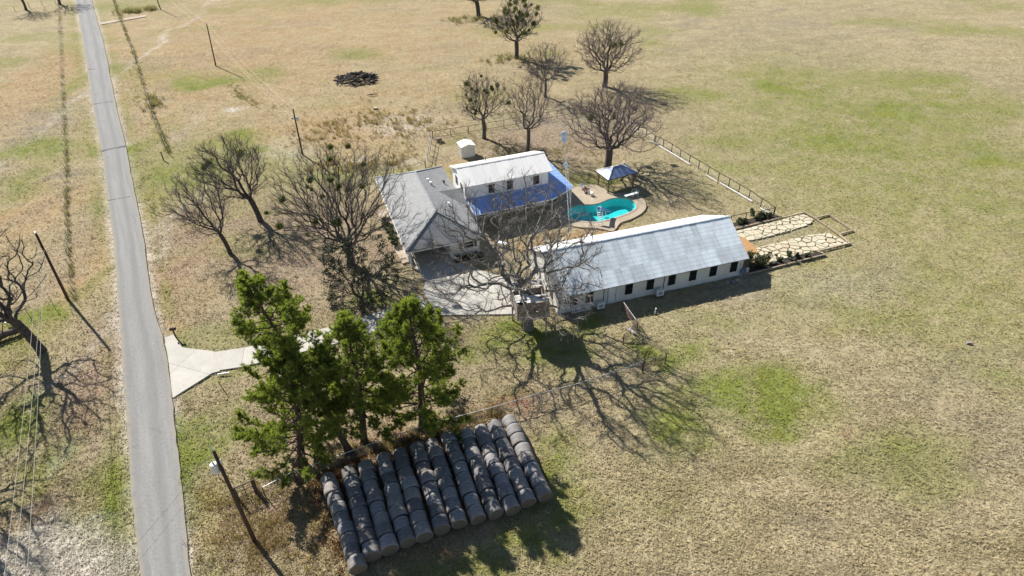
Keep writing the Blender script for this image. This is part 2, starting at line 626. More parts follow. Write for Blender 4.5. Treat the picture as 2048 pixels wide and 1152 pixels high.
POOL_PX = [(560, 740), (575, 700), (605, 668), (660, 640), (760, 615), (860, 612), (980, 608), (1080, 585), (1170, 545), (1270, 515), (1400, 508), (1520, 525), (1600, 570), (1632, 625), (1600, 690), (1500, 745), (1380, 790), (1280, 820), (1100, 868), (950, 880), (820, 868), (700, 855), (620, 830), (575, 790)]
POOL = PX([(1060 + x / 7.68, 330 + y / 7.68) for x, y in POOL_PX])
DECK_PX = [(420, 480), (405, 640), (410, 740), (440, 830), (540, 900), (640, 935), (800, 962), (1000, 972), (1130, 990), (1250, 1022), (1320, 985), (1390, 890), (1560, 830), (1720, 740), (1785, 650), (1765, 560), (1690, 480), (1560, 440), (1400, 432), (1250, 440), (1180, 400), (1120, 340), (1000, 308), (850, 312), (700, 345), (590, 390)]
DECK = PX([(1060 + x / 7.68, 330 + y / 7.68) for x, y in DECK_PX])


def smooth_loop(P, n=4):
    P = np.array([[p[0], p[1]] for p in P])
    out = []
    m = len(P)
    for i in range(m):
        p0, p1, p2, p3 = P[i - 1], P[i], P[(i + 1) % m], P[(i + 2) % m]
        for j in range(n):
            t = j / n
            out.append(0.5 * ((2 * p1) + (-p0 + p2) * t + (2 * p0 - 5 * p1 + 4 * p2 - p3) * t * t + (-p0 + 3 * p1 - 3 * p2 + p3) * t ** 3))
    return np.array(out)


POOL = smooth_loop(POOL, 3)
DECK = smooth_loop(DECK, 3)
_pc = POOL.mean(0)
POOLCUT = _pc + (POOL - _pc) * 1.10

BLOBS = {
 'green': [(1750, 290, 330, 170, .5), (1900, 600, 220, 120, .4), (1450, 330, 60, 40, .35), (1500, 790, 150, 60, 1), (1370, 850, 90, 55, .8), (1560, 870, 60, 25, .8), (1600, 180, 120, 60, .55), (1800, 260, 180, 60, .5), (1900, 190, 120, 40, .5), (1750, 330, 160, 50, .5), (1650, 380, 120, 40, .4), (1390, 190, 70, 22, .7), (1960, 400, 90, 60, .55), (1850, 520, 160, 60, .35), (1800, 640, 180, 50, .45), (2020, 760, 60, 40, .5), (1880, 460, 150, 50, .35), (1060, 650, 70, 28, 1), (990, 675, 80, 35, .8), (1100, 700, 70, 40, .7), (1330, 690, 90, 26, .9), (1150, 655, 40, 20, 1), (400, 165, 55, 12, 1), (350, 340, 120, 50, .65), (470, 280, 60, 20, .7), (430, 305, 100, 40, .55), (530, 295, 40, 10, .8), (60, 300, 70, 22, .8), (160, 160, 22, 30, .6), (150, 280, 25, 120, .3), (285, 300, 25, 60, .5), (395, 910, 40, 100, .85), (375, 850, 25, 50, .8), (440, 850, 60, 60, .4), (60, 635, 60, 22, 1), (30, 850, 50, 60, .95), (20, 700, 60, 40, .5), (60, 940, 50, 50, .6), (1120, 960, 60, 80, .75), (1080, 890, 40, 30, .6), (1000, 1120, 140, 40, .75), (860, 1135, 60, 25, .6), (1080, 1040, 80, 50, .5), (740, 610, 60, 20, .6), (1260, 15, 90, 10, .4), (950, 190, 60, 18, .3), (1010, 60, 60, 12, .3), (1700, 900, 200, 50, .25), (1300, 1000, 150, 60, .2), (230, 900, 25, 120, .2), (1240, 380, 40, 15, .35), (1200, 370, 50, 20, .6), (900, 280, 25, 8, .4), (430, 505, 15, 6, .5), (1430, 640, 120, 30, .35), (1560, 300, 90, 50, .4), (310, 400, 10, 200, .45), (500, 735, 60, 30, .5)],
 'tan': [(700, 250, 150, 50, .8), (540, 260, 90, 40, .5), (1190, 462, 110, 12, 1), (1080, 478, 60, 14, .9), (480, 90, 300, 120, .6), (60, 180, 110, 150, .65), (60, 430, 80, 80, .75), (330, 570, 60, 120, .8), (360, 640, 50, 60, .8), (190, 500, 50, 150, .6), (215, 750, 30, 220, .6), (800, 60, 300, 70, .45), (960, 330, 80, 18, .5), (870, 240, 60, 30, .6), (430, 1000, 40, 80, .5), (800, 180, 200, 50, .4), (1100, 90, 150, 60, .3), (230, 1000, 20, 100, .6)],
 'litter': [(440, 470, 130, 80, .75), (600, 500, 140, 100, .75), (150, 760, 110, 160, .75), (900, 690, 90, 50, .7), (560, 1000, 90, 90, .8), (1100, 285, 170, 45, .85), (650, 640, 140, 60, .7), (650, 850, 200, 100, .6), (400, 800, 60, 60, .5), (1280, 410, 120, 40, .5), (150, 480, 40, 200, .35), (800, 470, 40, 60, .8), (1000, 800, 150, 40, .6), (1130, 590, 40, 30, .6), (1250, 230, 160, 60, .35), (100, 1000, 100, 100, .5)],
 'bare': [(60, 1150, 260, 75, 1.4), (240, 1110, 40, 60, 1.2), (60, 1140, 150, 40, 1.3), (190, 1090, 70, 50, 1.3), (120, 1050, 60, 25, .6), (250, 1030, 10, 80, .6), (785, 250, 90, 22, .45), (480, 216, 22, 5, .9), (590, 300, 60, 25, .4), (55, 1000, 18, 20, .5), (90, 920, 20, 25, .5), (195, 640, 6, 300, .35), (1600, 560, 180, 30, .25), (1500, 460, 120, 15, .35), (760, 320, 60, 8, .5), (257, 130, 6, 160, .5), (375, 255, 18, 40, .2)],
 'soil': [(1000, 815, 45, 14, 1), (960, 830, 40, 12, .8), (680, 1000, 60, 80, .3), (1690, 860, 15, 5, .7), (1900, 690, 12, 4, .7), (85, 1010, 12, 6, .6), (560, 1060, 40, 40, .4), (860, 985, 220, 120, .8)],
 'gray': [(1380, 640, 60, 20, .6), (1450, 580, 60, 20, .7), (1750, 355, 30, 8, .8), (1550, 600, 150, 30, .4), (1900, 800, 160, 60, .35), (1800, 950, 160, 60, .35), (70, 250, 80, 60, .7), (1150, 245, 120, 25, .8), (1280, 400, 60, 20, .5), (1500, 60, 300, 40, .3), (190, 300, 15, 200, .4), (230, 280, 25, 150, .4)],
}


RL = [(-150, 124), (0, 151), (88, 167), (176, 180), (249, 192), (293, 202), (337, 208), (400, 215.6), (478, 226), (530, 232), (582, 234), (634, 239), (708, 244), (775, 247), (843, 254), (892, 257), (982, 263), (1074, 274), (1151, 281), (1300, 296), (1500, 318)]
RR = [(-150, 143), (0, 183), (88, 208), (176, 225), (249, 241), (293, 252), (337, 260), (400, 273), (478, 288), (530, 294), (582, 301), (640, 312.6), (674, 326), (708, 332), (775, 343), (843, 349), (892, 354), (971, 364), (1027, 368), (1095, 375), (1152, 380), (1300, 396), (1500, 418)]
_ra = np.array([G(x, y)[:2] for y, x in RL])[::-1]
_rb = np.array([G(x, y)[:2] for y, x in RR])[::-1]
ROADW = (_ra[:, 1], _ra[:, 0], np.interp(_ra[:, 1], _rb[:, 1], _rb[:, 0]))


def ground_attrs(x, y):
    wx = x + (fbm(x / 5, y / 5, 3) - 0.5) * 7
    wy = y + (fbm(x / 5 + 9, y / 5, 5) - 0.5) * 7
    nz = fbm(x / 2.2, y / 2.2, 11)
    nz2 = fbm(x / 0.75, y / 0.75, 13, 3)
    out = {}
    for k, L in BLOBS.items():
        a = np.zeros_like(x)
        for (px, py, rx, ry, s) in L:
            c = G(px, py)
            e = G(px + rx, py)
            f = G(px, max(py - ry, -200))
            rxm, rym = max(np.linalg.norm(e - c), .6), max(np.linalg.norm(f - c) * .9, .6)
            d2 = ((wx - c[0]) / rxm) ** 2 + ((wy - c[1]) / rym) ** 2
            a = np.maximum(a, s * np.exp(-d2 ** 1.5 * 0.8))
        out[k] = np.clip(a * np.clip(-0.2 + 1.3 * nz + 1.25 * nz2, .15, 1.6), 0, 1)
    if ROADW:
        yy, xa, xb = ROADW
        e = np.minimum(np.abs(x - np.interp(y, yy, xa)), np.abs(x - np.interp(y, yy, xb)))
        sd = np.clip(1.15 - e / (0.35 + 0.9 * fbm(x / 1.3, y / 3.5, 71)), 0, 1)
        out['bare'] = np.maximum(out['bare'], sd * .8)
        vg = np.exp(-((e - 1.6) / .8) ** 2) * np.clip(fbm(x / 3, y / 9, 73) - .3, 0, 1) * 1.3
        out['green'] = np.maximum(out['green'], vg)
    out['green'] = np.clip(out['green'] + np.clip(fbm(x / 16, y / 9, 31) - 0.56, 0, 1) * 2.2, 0, 1) * (1 - 0.0)
    out['gray'] = np.clip(out['gray'] + np.clip(fbm(x / 11, y / 6, 41) - 0.58, 0, 1) * 2.0, 0, 1)
    return out


FLAT = []   # polygons kept flat (paved places)


def make_ground():
    xs = np.concatenate([[-3000, -1500, -800, -450, -300, -220, -180, -160], np.arange(-148, 141, 0.5), [150, 170, 200, 260, 380, 700, 1500, 3000]])
    ys = [-400, -100, 0, 12, 18]
    y = 20.0
    while y < 205:
        ys.append(y)
        y += 0.0048 * y + 0.22
    ys += [215, 230, 260, 320, 450, 700, 1200, 2500, 4000]
    ys = np.array(ys)
    X, Y = np.meshgrid(xs, ys)
    x, y = X.ravel(), Y.ravel()
    at = ground_attrs(x, y)
    Z = -0.20 * fbm(x / 1.1, y / 0.9, 21, 3) - 0.05
    nx = len(xs)
    ny = len(ys)
    i, j = np.meshgrid(np.arange(nx - 1), np.arange(ny - 1))
    a = (j * nx + i).ravel()
    Fq = np.stack([a, a + 1, a + nx + 1, a + nx], 1)
    near = (np.abs(x - POOL[:, 0].mean()) < 9) & (np.abs(y - POOL[:, 1].mean()) < 7)
    cut = inpoly(x, y, POOL)
    ii = np.where(near)[0]
    dd = np.sqrt(((x[ii, None] - POOL[None, :, 0]) ** 2 + (y[ii, None] - POOL[None, :, 1]) ** 2).min(1))
    cut[ii] |= dd < .25
    keep = ~(cut[Fq].any(1))
    mb = MB()
    mb.add(np.stack([x, y, Z], 1), Fq[keep])
    o = mb.build('ground', M_['grass'], smooth=True, attrs=at)
    tag(o, kind='structure')


make_ground()


def make_tufts():
    n = 300000
    # denser towards the near ground, thinning out with distance
    u = RNG.random(n)
    d = 24 * (150 / 24) ** (u ** 1.15)
    x = (RNG.random(n) - 0.5) * 2.15 * (d + 14)
    keep = np.ones(n, bool)
    for poly in FLAT:
        keep &= ~inpoly(x, d, poly)
    clump = fbm(x / 2.3, d / 1.9, 77)
    keep &= RNG.random(n) < np.clip((clump - 0.1) * 1.6, 0.4, 1)
    x, y = x[keep], d[keep]
    n = len(x)
    at = ground_attrs(x, y)
    k = 2
    h = (0.005 + 0.035 * RNG.random(n)) * (1 - 0.6 * at['green']) * np.clip(0.8 + y / 160, 0, 1.3)
    V = []
    A = {kk: [] for kk in at}
    for b in range(k):
        a = RNG.random(n) * 2 * PI
        ln = 0.12 + 0.16 * RNG.random(n)
        wd = 0.02 + 0.03 * RNG.random(n)
        c, s = np.cos(a), np.sin(a)
        ox, oy = (RNG.random(n) - .5) * .22, (RNG.random(n) - .5) * .22
        p0 = np.stack([x + ox - s * wd, y + oy + c * wd, np.full(n, -.10)], 1)
        p1 = np.stack([x + ox + s * wd, y + oy - c * wd, np.full(n, -.10)], 1)
        p2 = np.stack([x + ox + c * ln, y + oy + s * ln, h], 1)
        V.append(np.stack([p0, p1, p2], 1).reshape(-1, 3))
        for kk in at:
            A[kk].append(np.repeat(at[kk], 3))
    V = np.concatenate(V)
    mb = MB()
    mb.add(V, np.arange(len(V)).reshape(-1, 3))
    o = mb.build('grass', M_['tuft'], attrs={kk: np.concatenate(v) for kk, v in A.items()})
    tag(o, 'short dry winter grass tufts over the pasture', 'grass', kind='stuff')


# road ---------------------------------------------------------------
def make_road():
    ys = np.concatenate([np.arange(-150, 300, 7), np.arange(300, 1500, 9)])
    xl = np.interp(ys, *zip(*RL))
    xr = np.interp(ys, *zip(*RR))
    n = len(ys)
    V, U, AL = [], [], []
    run = 0.0
    last = None
    k = 9
    for i in range(n):
        a, b = G(xl[i], ys[i]), G(xr[i], ys[i])
        ja = (vnoise(np.array([i * .5]), np.array([3.]))[0] - .5) * .14
        jb = (vnoise(np.array([i * .5]), np.array([9.]))[0] - .5) * .14
        d = nrm(b - a)
        if last is not None:
            run += float(np.linalg.norm((a + b) / 2 - last))
        last = (a + b) / 2
        AL += [run] * (k + 2)
        a, b = a + d * ja, b + d * jb
        for j in range(k):
            t = j / (k - 1)
            p = a * (1 - t) + b * t
            V.append((p[0], p[1], 0.035 + 0.05 * math.sin(t * PI) ** .5))
            U.append(t)
        V.append((a[0] - d[0] * .12, a[1] - d[1] * .12, -.25)); U.append(0)
        V.append((b[0] + d[0] * .12, b[1] + d[1] * .12, -.25)); U.append(1)
    m = k + 2
    Fs = []
    for i in range(n - 1):
        for j in range(k - 1):
            Fs.append((i * m + j, (i + 1) * m + j, (i + 1) * m + j + 1, i * m + j + 1))
        Fs.append((i * m + k, (i + 1) * m + k, (i + 1) * m, i * m))
        Fs.append((i * m + k - 1, (i + 1) * m + k - 1, (i + 1) * m + k + 1, i * m + k + 1))
    mb = MB()
    mb.add(V, [f[::-1] for f in Fs])
    o = mb.build('road', M_['asphalt'], attrs={'across': np.array(U), 'along': np.array(AL)})
    tag(o, kind='structure')
    FLAT.append([G(x, y)[:2] for y, x in RL[1:]] + [G(x, y)[:2] for y, x in RR[1:]][::-1])
    # tar-sealed cracks, slightly raised bands of sealant
    for pts, wd in [([(202, 303), (225, 298), (251, 293)], .75), ([(188, 209), (207, 206), (226, 204)], .28), ([(176, 139), (193, 139)], .3), ([(215, 402), (262, 394)], .12)]:
        mb = MB()
        P = [G(x, y) for x, y in pts]
        L = []
        for a, b in zip(P[:-1], P[1:]):
            for t in np.linspace(0, 1, 9)[:-1]:
                L.append(a * (1 - t) + b * t)
        L.append(P[-1])
        top, bot = [], []
        for i, p in enumerate(L):
            wj = wd * (0.6 + 0.8 * random.random()) / 2
            top.append((p[0], p[1] + wj))
            bot.append((p[0], p[1] - wj))
        V = []
        for a, b in zip(top, bot):
            V += [(*a, .094), (*b, .094)]
        mb.add(V, [(2 * i, 2 * i + 1, 2 * i + 3, 2 * i + 2) for i in range(len(L) - 1)])
        tag(mb.build('crack_seal', M_['tar'], o))


M_['tar'] = simple('crack_sealant', (0.085, 0.085, 0.085), 0.3, 2, 0.8)
make_road()


def strip_slabs(name, centre, width, mat, joint=3.2, z=0.04, kind='structure', label=None, cat=None):
    """a paved strip along a line, cast in separate slabs"""
    P = [G(x, y)[:2] for x, y in centre]
    P = np.array(P)
    seg = np.linalg.norm(np.diff(P, axis=0), axis=1)
    L = np.concatenate([[0], np.cumsum(seg)])
    n = max(2, int(L[-1] / joint))
    s = np.linspace(0, L[-1], n + 1)
    root = thing(name, None, None)
    tag(root, label, cat, kind=kind)

    def at(t):
        q = np.array([np.interp(t, L, P[:, 0]), np.interp(t, L, P[:, 1])])
        e = np.array([np.interp(t + .5, L, P[:, 0]), np.interp(t + .5, L, P[:, 1])]) - np.array([np.interp(t - .5, L, P[:, 0]), np.interp(t - .5, L, P[:, 1])])
        e = e / (np.linalg.norm(e) + 1e-9)
        return q, np.array([-e[1], e[0]])
    allp = []
    for i in range(n):
        q0, n0 = at(s[i] + .015)
        q1, n1 = at(s[i + 1] - .015)
        poly = [q0 - n0 * width / 2, q1 - n1 * width / 2, q1 + n1 * width / 2, q0 + n0 * width / 2]
        MB().slab(poly, -.25, z + .004 * (i % 3)).build('slab', mat, root)
        FLAT.append(poly)
    return root


def poly_slabs(name, poly, mat, nx, ny, z=0.04, az=0.0, kind='structure'):
    """a paved area cut by sawn joints into slabs: polygon clipped on a grid"""
    root = tag(thing(name, None, None), kind=kind)
    P = np.array([[p[0], p[1]] for p in poly])
    FLAT.append(P)
    c, s = math.cos(az), math.sin(az)
    R_ = np.array([[c, s], [-s, c]])
    Q = P @ R_.T
    lo, hi = Q.min(0), Q.max(0)
    gx, gy = np.linspace(lo[0], hi[0], nx + 1), np.linspace(lo[1], hi[1], ny + 1)
    for i in range(nx):
        for j in range(ny):
            q = [tuple(t) for t in Q]
            for (ax, val, sg) in ((0, gx[i] + .012, 1), (0, gx[i + 1] - .012, -1), (1, gy[j] + .012, 1), (1, gy[j + 1] - .012, -1)):
                out = []
                for a in range(len(q)):
                    A, B = q[a], q[(a + 1) % len(q)]
                    ia, ib = (A[ax] - val) * sg >= 0, (B[ax] - val) * sg >= 0
                    if ia:
                        out.append(A)
                    if ia != ib:
                        t = (val - A[ax]) / (B[ax] - A[ax])
                        out.append((A[0] + (B[0] - A[0]) * t, A[1] + (B[1] - A[1]) * t))
                q = out
                if len(q) < 3:
                    break
            if len(q) < 3:
                continue
            W = np.array(q) @ R_
            MB().slab([tuple(t) for t in W], -.25, z + .003 * ((i + j) % 3)).build('slab', mat, root)
    return root


apron = PX([(329.6, 675), (346.5, 669), (364.6, 695), (426, 702.5), (440, 742), (424.4, 746), (345.4, 795.8), (338, 730)])
poly_slabs('driveway_apron', apron, M_['concrete'], 2, 2, 0.02, math.radians(-20))
strip_slabs('driveway', [(417, 724), (500, 712), (600, 686), (690, 664), (760, 642), (852, 604)], 2.9, M_['concrete'], 3.0, 0.005)
pad = PX([(829, 531), (851, 562), (846, 582), (862, 612), (880, 630), (960, 629), (1030, 628), (1030, 560), (985, 548), (930, 531), (912, 518), (900, 480), (813, 500)])
poly_slabs('parking_pad', pad, M_['concrete'], 4, 4, 0.012, math.radians(19))
strip_slabs('walkway', [(762, 420), (778, 455), (795, 490), (815, 525)], 1.2, M_['pinkwalk'], 1.5, 0.05)
strip_slabs('field_track', [(200, 47), (240, 40), (265, 35), (292, 31)], 1.9, M_['pinkwalk'], 40, -0.02)
rp = PX([(150, 1085), (205, 1060), (235, 1075), (262, 1120), (275, 1152), (270, 1300), (-60, 1300), (-60, 1130), (60, 1120)])

# pool ----------------------------------------------------------------
def ring_mesh(outer, inner, z, zb):
    bm = bmesh.new()
    loops = []
    for L in (outer, inner):
        vs = [bm.verts.new((p[0], p[1], z)) for p in L]
        es = [bm.edges.new((vs[i], vs[(i + 1) % len(vs)])) for i in range(len(vs))]
        loops.append((vs, es))
    bmesh.ops.triangle_fill(bm, edges=loops[0][1] + loops[1][1], use_beauty=True)
    bm.normal_update()
    for f in bm.faces:
        if f.normal.z < 0:
            f.normal_flip()
    for (vs, es), zz in zip(loops, zb):
        lo = [bm.verts.new((v.co.x, v.co.y, zz)) for v in vs]
        for i in range(len(vs)):
            j = (i + 1) % len(vs)
            bm.faces.new((vs[i], vs[j], lo[j], lo[i]))
    return bm


bm = ring_mesh(DECK, POOL, 0.06, (-.3, -.12))
me = bpy.data.meshes.new('pool_deck')
bm.to_mesh(me)
bm.free()
me.materials.append(M_['deck'])
o = bpy.data.objects.new('pool_deck', me)
COL.objects.link(o)
tag(o, kind='structure')
FLAT.append(DECK)
# raised coping stones round the water, each its own piece
ctr = POOL.mean(0)
for i in range(0, len(POOL), 2):
    a, b, c2 = POOL[i], POOL[(i + 1) % len(POOL)], POOL[(i + 2) % len(POOL)]
    def outw(p, q):
        d = nrm(q - p)
        return np.array([d[1], -d[0]])
    area = sum(POOL[q][0] * POOL[(q + 1) % len(POOL)][1] - POOL[(q + 1) % len(POOL)][0] * POOL[q][1] for q in range(len(POOL)))
    sg = 1 if area > 0 else -1
    n1, n2 = outw(a, b) * sg, outw(b, c2) * sg
    e = nrm(c2 - a) * .015
    poly = [a + e - n1 * .03, b - n1 * .03, c2 - e - n2 * .03, c2 - e + n2 * .27, b + n1 * .27, a + e + n1 * .27]
    MB().slab(poly, .0, .10).build('coping', M_['pinkwalk'], o)
mb = MB()
n = len(POOL)
big = ctr + (POOL - ctr) * 1.01
low = ctr + (POOL - ctr) * .93
V = [(p[0], p[1], .02) for p in big] + [(p[0], p[1], -1.15) for p in low]
mb.add(V, [(i, (i + 1) % n, n + (i + 1) % n, n + i)[::-1] for i in range(n)] + [tuple(range(n, 2 * n))])
tag(mb.build('pool_basin', M_['poolwall']), kind='structure')
mb = MB()
mb.add([(p[0], p[1], -.09) for p in ctr + (POOL - ctr) * 1.003], [tuple(range(n)) if area > 0 else tuple(range(n))[::-1]])
wt = tag(mb.build('pool_water', M_['water']), kind='structure')

# ------------------------------------------------------------------ building helpers
def window(parent, s, z0, z1, wid, t, trim, out=-1, axis='s', panes=1, frame=.07, shutters=False):
    """window in a wall facing -t (axis s) or -s (axis t) of the building's own frame"""
    def bx(mb, a0, a1, d0, d1, zz0, zz1):
        lo, hi = min(d0, d1), max(d0, d1)
        if axis == 's':
            mb.box(a0, a1, t + lo, t + hi, zz0, zz1)
        else:
            mb.box(t + lo, t + hi, a0, a1, zz0, zz1)
    f = MB()
    a0, a1 = s - wid / 2, s + wid / 2
    for (p0, p1, q0, q1) in ((a0 - frame, a0, z0 - frame, z1 + frame), (a1, a1 + frame, z0 - frame, z1 + frame), (a0, a1, z1, z1 + frame), (a0, a1, z0 - frame, z0)):
        bx(f, p0, p1, 0.0, out * .05, q0, q1)
    zm = (z0 + z1) / 2
    bx(f, a0, a1, 0.0, out * .035, zm - .025, zm + .025)
    w_ = f.build('window', trim, parent)
    for (q0, q1) in ((z0, zm - .025), (zm + .025, z1)):
        g = MB()
        bx(g, a0, a1, 0.0, out * .018, q0, q1)
        g.build('pane', M_['glass'], w_)
    if shutters:
        for sd in (-1, 1):
            g = MB()
            c = s + sd * (wid / 2 + frame + .17)
            bx(g, c - .15, c + .15, 0.0, out * .04, z0 - .05, z1 + .05)
            g.build('shutter', M_['trimdark'], parent)
    return w_


def panel_mesh(width, length, mat, ribs=5, rh=0.022, flat=.55):
    """ribbed roofing sheet in its own plane: x across, y up the slope"""
    xs, zs = [0.0], [0.0]
    st = width / ribs
    for r in range(ribs):
        b = r * st
        for f_, z_ in ((flat, 0), (flat + .12, rh), (1 - .12, rh), (1.0, 0)):
            xs.append(b + st * f_)
            zs.append(z_)
    xs[-1] += .01
    V = []
    for y in (0, length):
        V += [(x, y, z) for x, z in zip(xs, zs)]
    k = len(xs)
    mb = MB()
    mb.add(V, [(i, i + 1, k + i + 1, k + i) for i in range(k - 1)])
    o = mb.build('panel_source', mat)
    me = o.data
    bpy.data.objects.remove(o)
    return me


def panel_slope(roof, mat, s0, s1, ncol, rows, t0, z0, t1, z1, lift=.03, ribs=5, rh=.022, mats_by_col=None):
    """sheets covering a rectangular slope from eave (t0,z0) to ridge (t1,z1)"""
    W = (s1 - s0) / ncol
    Lh = math.hypot(t1 - t0, z1 - z0)
    ang = math.atan2(z1 - z0, abs(t1 - t0))
    per = Lh / rows
    me = panel_mesh(W, per + (.08 if rows > 1 else 0), mat, ribs, rh)
    alt = {}
    for i in range(ncol):
        for r in range(rows):
            k = r / rows
            t = t0 + (t1 - t0) * k
            z = z0 + (z1 - z0) * k + lift + .012 * (i % 2) + .014 * (rows - 1 - r)
            m = me
            if mats_by_col and i in mats_by_col:
                key = mats_by_col[i].name
                if key not in alt:
                    alt[key] = me.copy()
                    alt[key].materials.clear()
                    alt[key].materials.append(mats_by_col[i])
                m = alt[key]
            if t1 > t0:
                share('roof_panel', m, roof, (s0 + W * i, t, z), (ang, 0, 0))
            else:
                share('roof_panel', m, roof, (s0 + W * (i + 1), t, z), (ang, 0, PI))


# ------------------------------------------------------------------ long barn
BAZ = math.radians(17.06)
barn = thing('barn', 'long low white barn with galvanised metal roof and a row of windows', 'barn', (4.69, 55.72, 0), BAZ)
BL, BE, BRZ, BRT, BFT = 23.16, 2.42, 5.15, 5.05, 10.1
wt0, wt1, ws0, ws1 = .48, 9.6, .3, 22.85
m = MB()
m.box(ws0, ws1, wt0, wt0 + .15, -.2, 2.55)
m.build('wall', M_['cream'], barn)
m = MB()
m.box(ws0, ws1, wt1 - .15, wt1, -.2, 2.55)
m.build('wall', M_['cream'], barn)
for s_ in (ws0, ws1 - .15):
    m = MB()
    P = [(s_, wt0 + .15, -.2), (s_, wt1 - .15, -.2), (s_, wt1 - .15, 2.5), (s_, BRT, BRZ - .22), (s_, wt0 + .15, 2.5)]
    V = P + [(a + .15, b, c) for a, b, c in P]
    k = 5
    m.add(V, [tuple(range(k)), tuple(range(k, 2 * k))[::-1]] + [(i, k + i, k + (i + 1) % k, (i + 1) % k) for i in range(k)])
    m.build('gable_wall', M_['cream'], barn)
m = MB()
m.sheet([(0, 0, BE), (BL, 0, BE), (BL, BRT, BRZ), (0, BRT, BRZ)], .06)
m.sheet([(0, BFT, BE), (BL, BFT, BE), (BL, BRT, BRZ), (0, BRT, BRZ)], .06)
roof = m.build('roof', M_['greywood'], barn)
M_['galvdark'] = metal_roof('dark_galvanised', (0.22, 0.22, 0.22), (0.34, 0.34, 0.34), 0.7, 0.1, .5)  # darker grey sheets for the end column of the near barn slope
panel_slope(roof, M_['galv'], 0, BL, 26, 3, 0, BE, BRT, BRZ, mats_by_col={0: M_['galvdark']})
panel_slope(roof, M_['whiteroof'], 0, BL, 26, 1, BFT, BE, BRT, BRZ)
m = MB()
m.sheet([(0, BRT, BRZ + .10), (BL, BRT, BRZ + .10), (BL, BRT - .13, BRZ + .04), (0, BRT - .13, BRZ + .04)], .015)
m.sheet([(0, BRT, BRZ + .10), (BL, BRT, BRZ + .10), (BL, BRT + .22, BRZ - .0), (0, BRT + .22, BRZ - .0)], .015)
m.build('ridge_cap', M_['galv'], roof)
for s_ in (2.14, 3.95, 8.59, 11.17, 13.82, 16.45, 19.03, 21.68):
    window(barn, s_, .72, 2.0, .78, wt0, M_['trimdark'], frame=.05)
m = MB()
m.box(6.15, 7.0, wt0 - .03, wt0, .05, 2.1)
dr = m.build('door', M_['white'], barn)
m = MB()
m.box(6.08, 6.15, wt0 - .06, wt0, .05, 2.17)
m.box(7.0, 7.07, wt0 - .06, wt0, .05, 2.17)
m.box(6.15, 7.0, wt0 - .06, wt0, 2.1, 2.17)
m.build('door_frame', simple('blue_grey_trim', (.30, .36, .46), .1), dr)
m = MB()
m.box(6.85, 6.92, wt0 - .09, wt0 - .03, .98, 1.06)
m.build('handle', M_['black'], dr)
for s_ in (5.6, 12.85):
    m = MB()
    m.tube([(s_, wt0 - .04, .3), (s_, wt0 - .05, 1.4), (s_ + .05, wt0 - .04, 2.3)], .035, 6)
    m.build('conduit', M_['trimdark'], barn)
for s_, c in ((14.9, 'white air conditioner under the conduit at the middle of the barn wall'),):
    pass
m = MB()
m.box(22.5, 22.62, wt0 - .12, wt0, 1.3, 1.75)
m.build('junction_box', M_['alu'], barn)
for t_ in (2.4, 7.2):
    window(barn, t_, .9, 2.0, .8, ws0, M_['trimdark'], axis='t', frame=.05)


def local(root_xy, az, s, t, z=0):
    return (root_xy[0] + math.cos(az) * s - math.sin(az) * t, root_xy[1] + math.sin(az) * s + math.cos(az) * t, z)


def BW(s, t, z=0):
    return local((4.69, 55.72), BAZ, s, t, z)


def ac_unit(loc, label):
    a = thing('air_conditioner', label, 'air conditioner', loc, BAZ, 'air conditioners along the barn wall')
    m = MB()
    m.box(-.42, .42, -.18, .18, .08, .82)
    m.build('case', M_['white'], a)
    m = MB()
    for i in range(7):
        m.box(-.26, .26, -.20, -.185, .26 + i * .06, .295 + i * .06)
    m.build('grille', simple('grille_grey', (.25, .32, .42), .1), a)
    for x in (-.3, .3):
        m = MB()
        m.box(x - .05, x + .05, -.2, .2, -.1, .08)
        m.build('foot', M_['black'], a)


ac_unit(BW(5.05, -.12), 'white air conditioner on the ground by the striped ladder')
ac_unit(BW(12.15, -.12), 'white air conditioner under the cable at the middle of the barn wall')
ld = thing('ladder', 'white ladder lying on its edge against the barn wall', 'ladder', BW(1.7, .12), BAZ)
m = MB(); m.bar((0, 0, .02), (2.4, 0, .02), .08, .05); m.build('rail', M_['white'], ld)
m = MB(); m.bar((0, .18, .45), (2.4, .18, .45), .08, .05); m.build('rail', M_['white'], ld)
for i in range(9):
    m = MB(); x = .15 + i * .27
    m.bar((x, 0, .03), (x, .18, .44), .07, .05); m.build('rung', M_['white'], ld)
ep = thing('electric_meter', 'grey meter box on a short post at the barn corner', 'meter', BW(23.2, .1), BAZ)
m = MB(); m.box(-.07, .07, -.07, .07, -.2, 1.1); m.build('post', M_['greywood'], ep)
m = MB(); m.box(-.2, .2, -.2, -.072, .6, 1.15); m.build('box', M_['alu'], ep)
bp = thing('meter_cabinet', 'blue grey utility cabinet fixed beside the meter post', 'cabinet', BW(22.75, .2), BAZ)
m = MB(); m.box(-.16, .16, -.12, .12, .35, .9); m.build('case', simple('cabinet_blue', (.14, .22, .4), .1), bp)
m = MB(); m.box(-.05, .05, -.05, .05, -.2, .35); m.build('post', M_['alu'], bp)
for i, (s_, t_, lab) in enumerate(((20.6, -.35, 'flat grey stone slab in barn shade nearest the last window'), (21.3, -.45, 'flat reddish stone slab in barn shade'), (22.0, -.35, 'flat pale stone slab in barn shade near the meter'))):
    x, y, _ = BW(s_, t_)
    o = MB().slab([(x - .3, y - .2), (x + .25, y - .22), (x + .3, y + .2), (x - .2, y + .25)], -.1, .06).build('stone_slab', M_['greywood' if i != 2 else 'limestone'])
    tag(o, lab, 'stone', 'stone slabs by the barn corner')

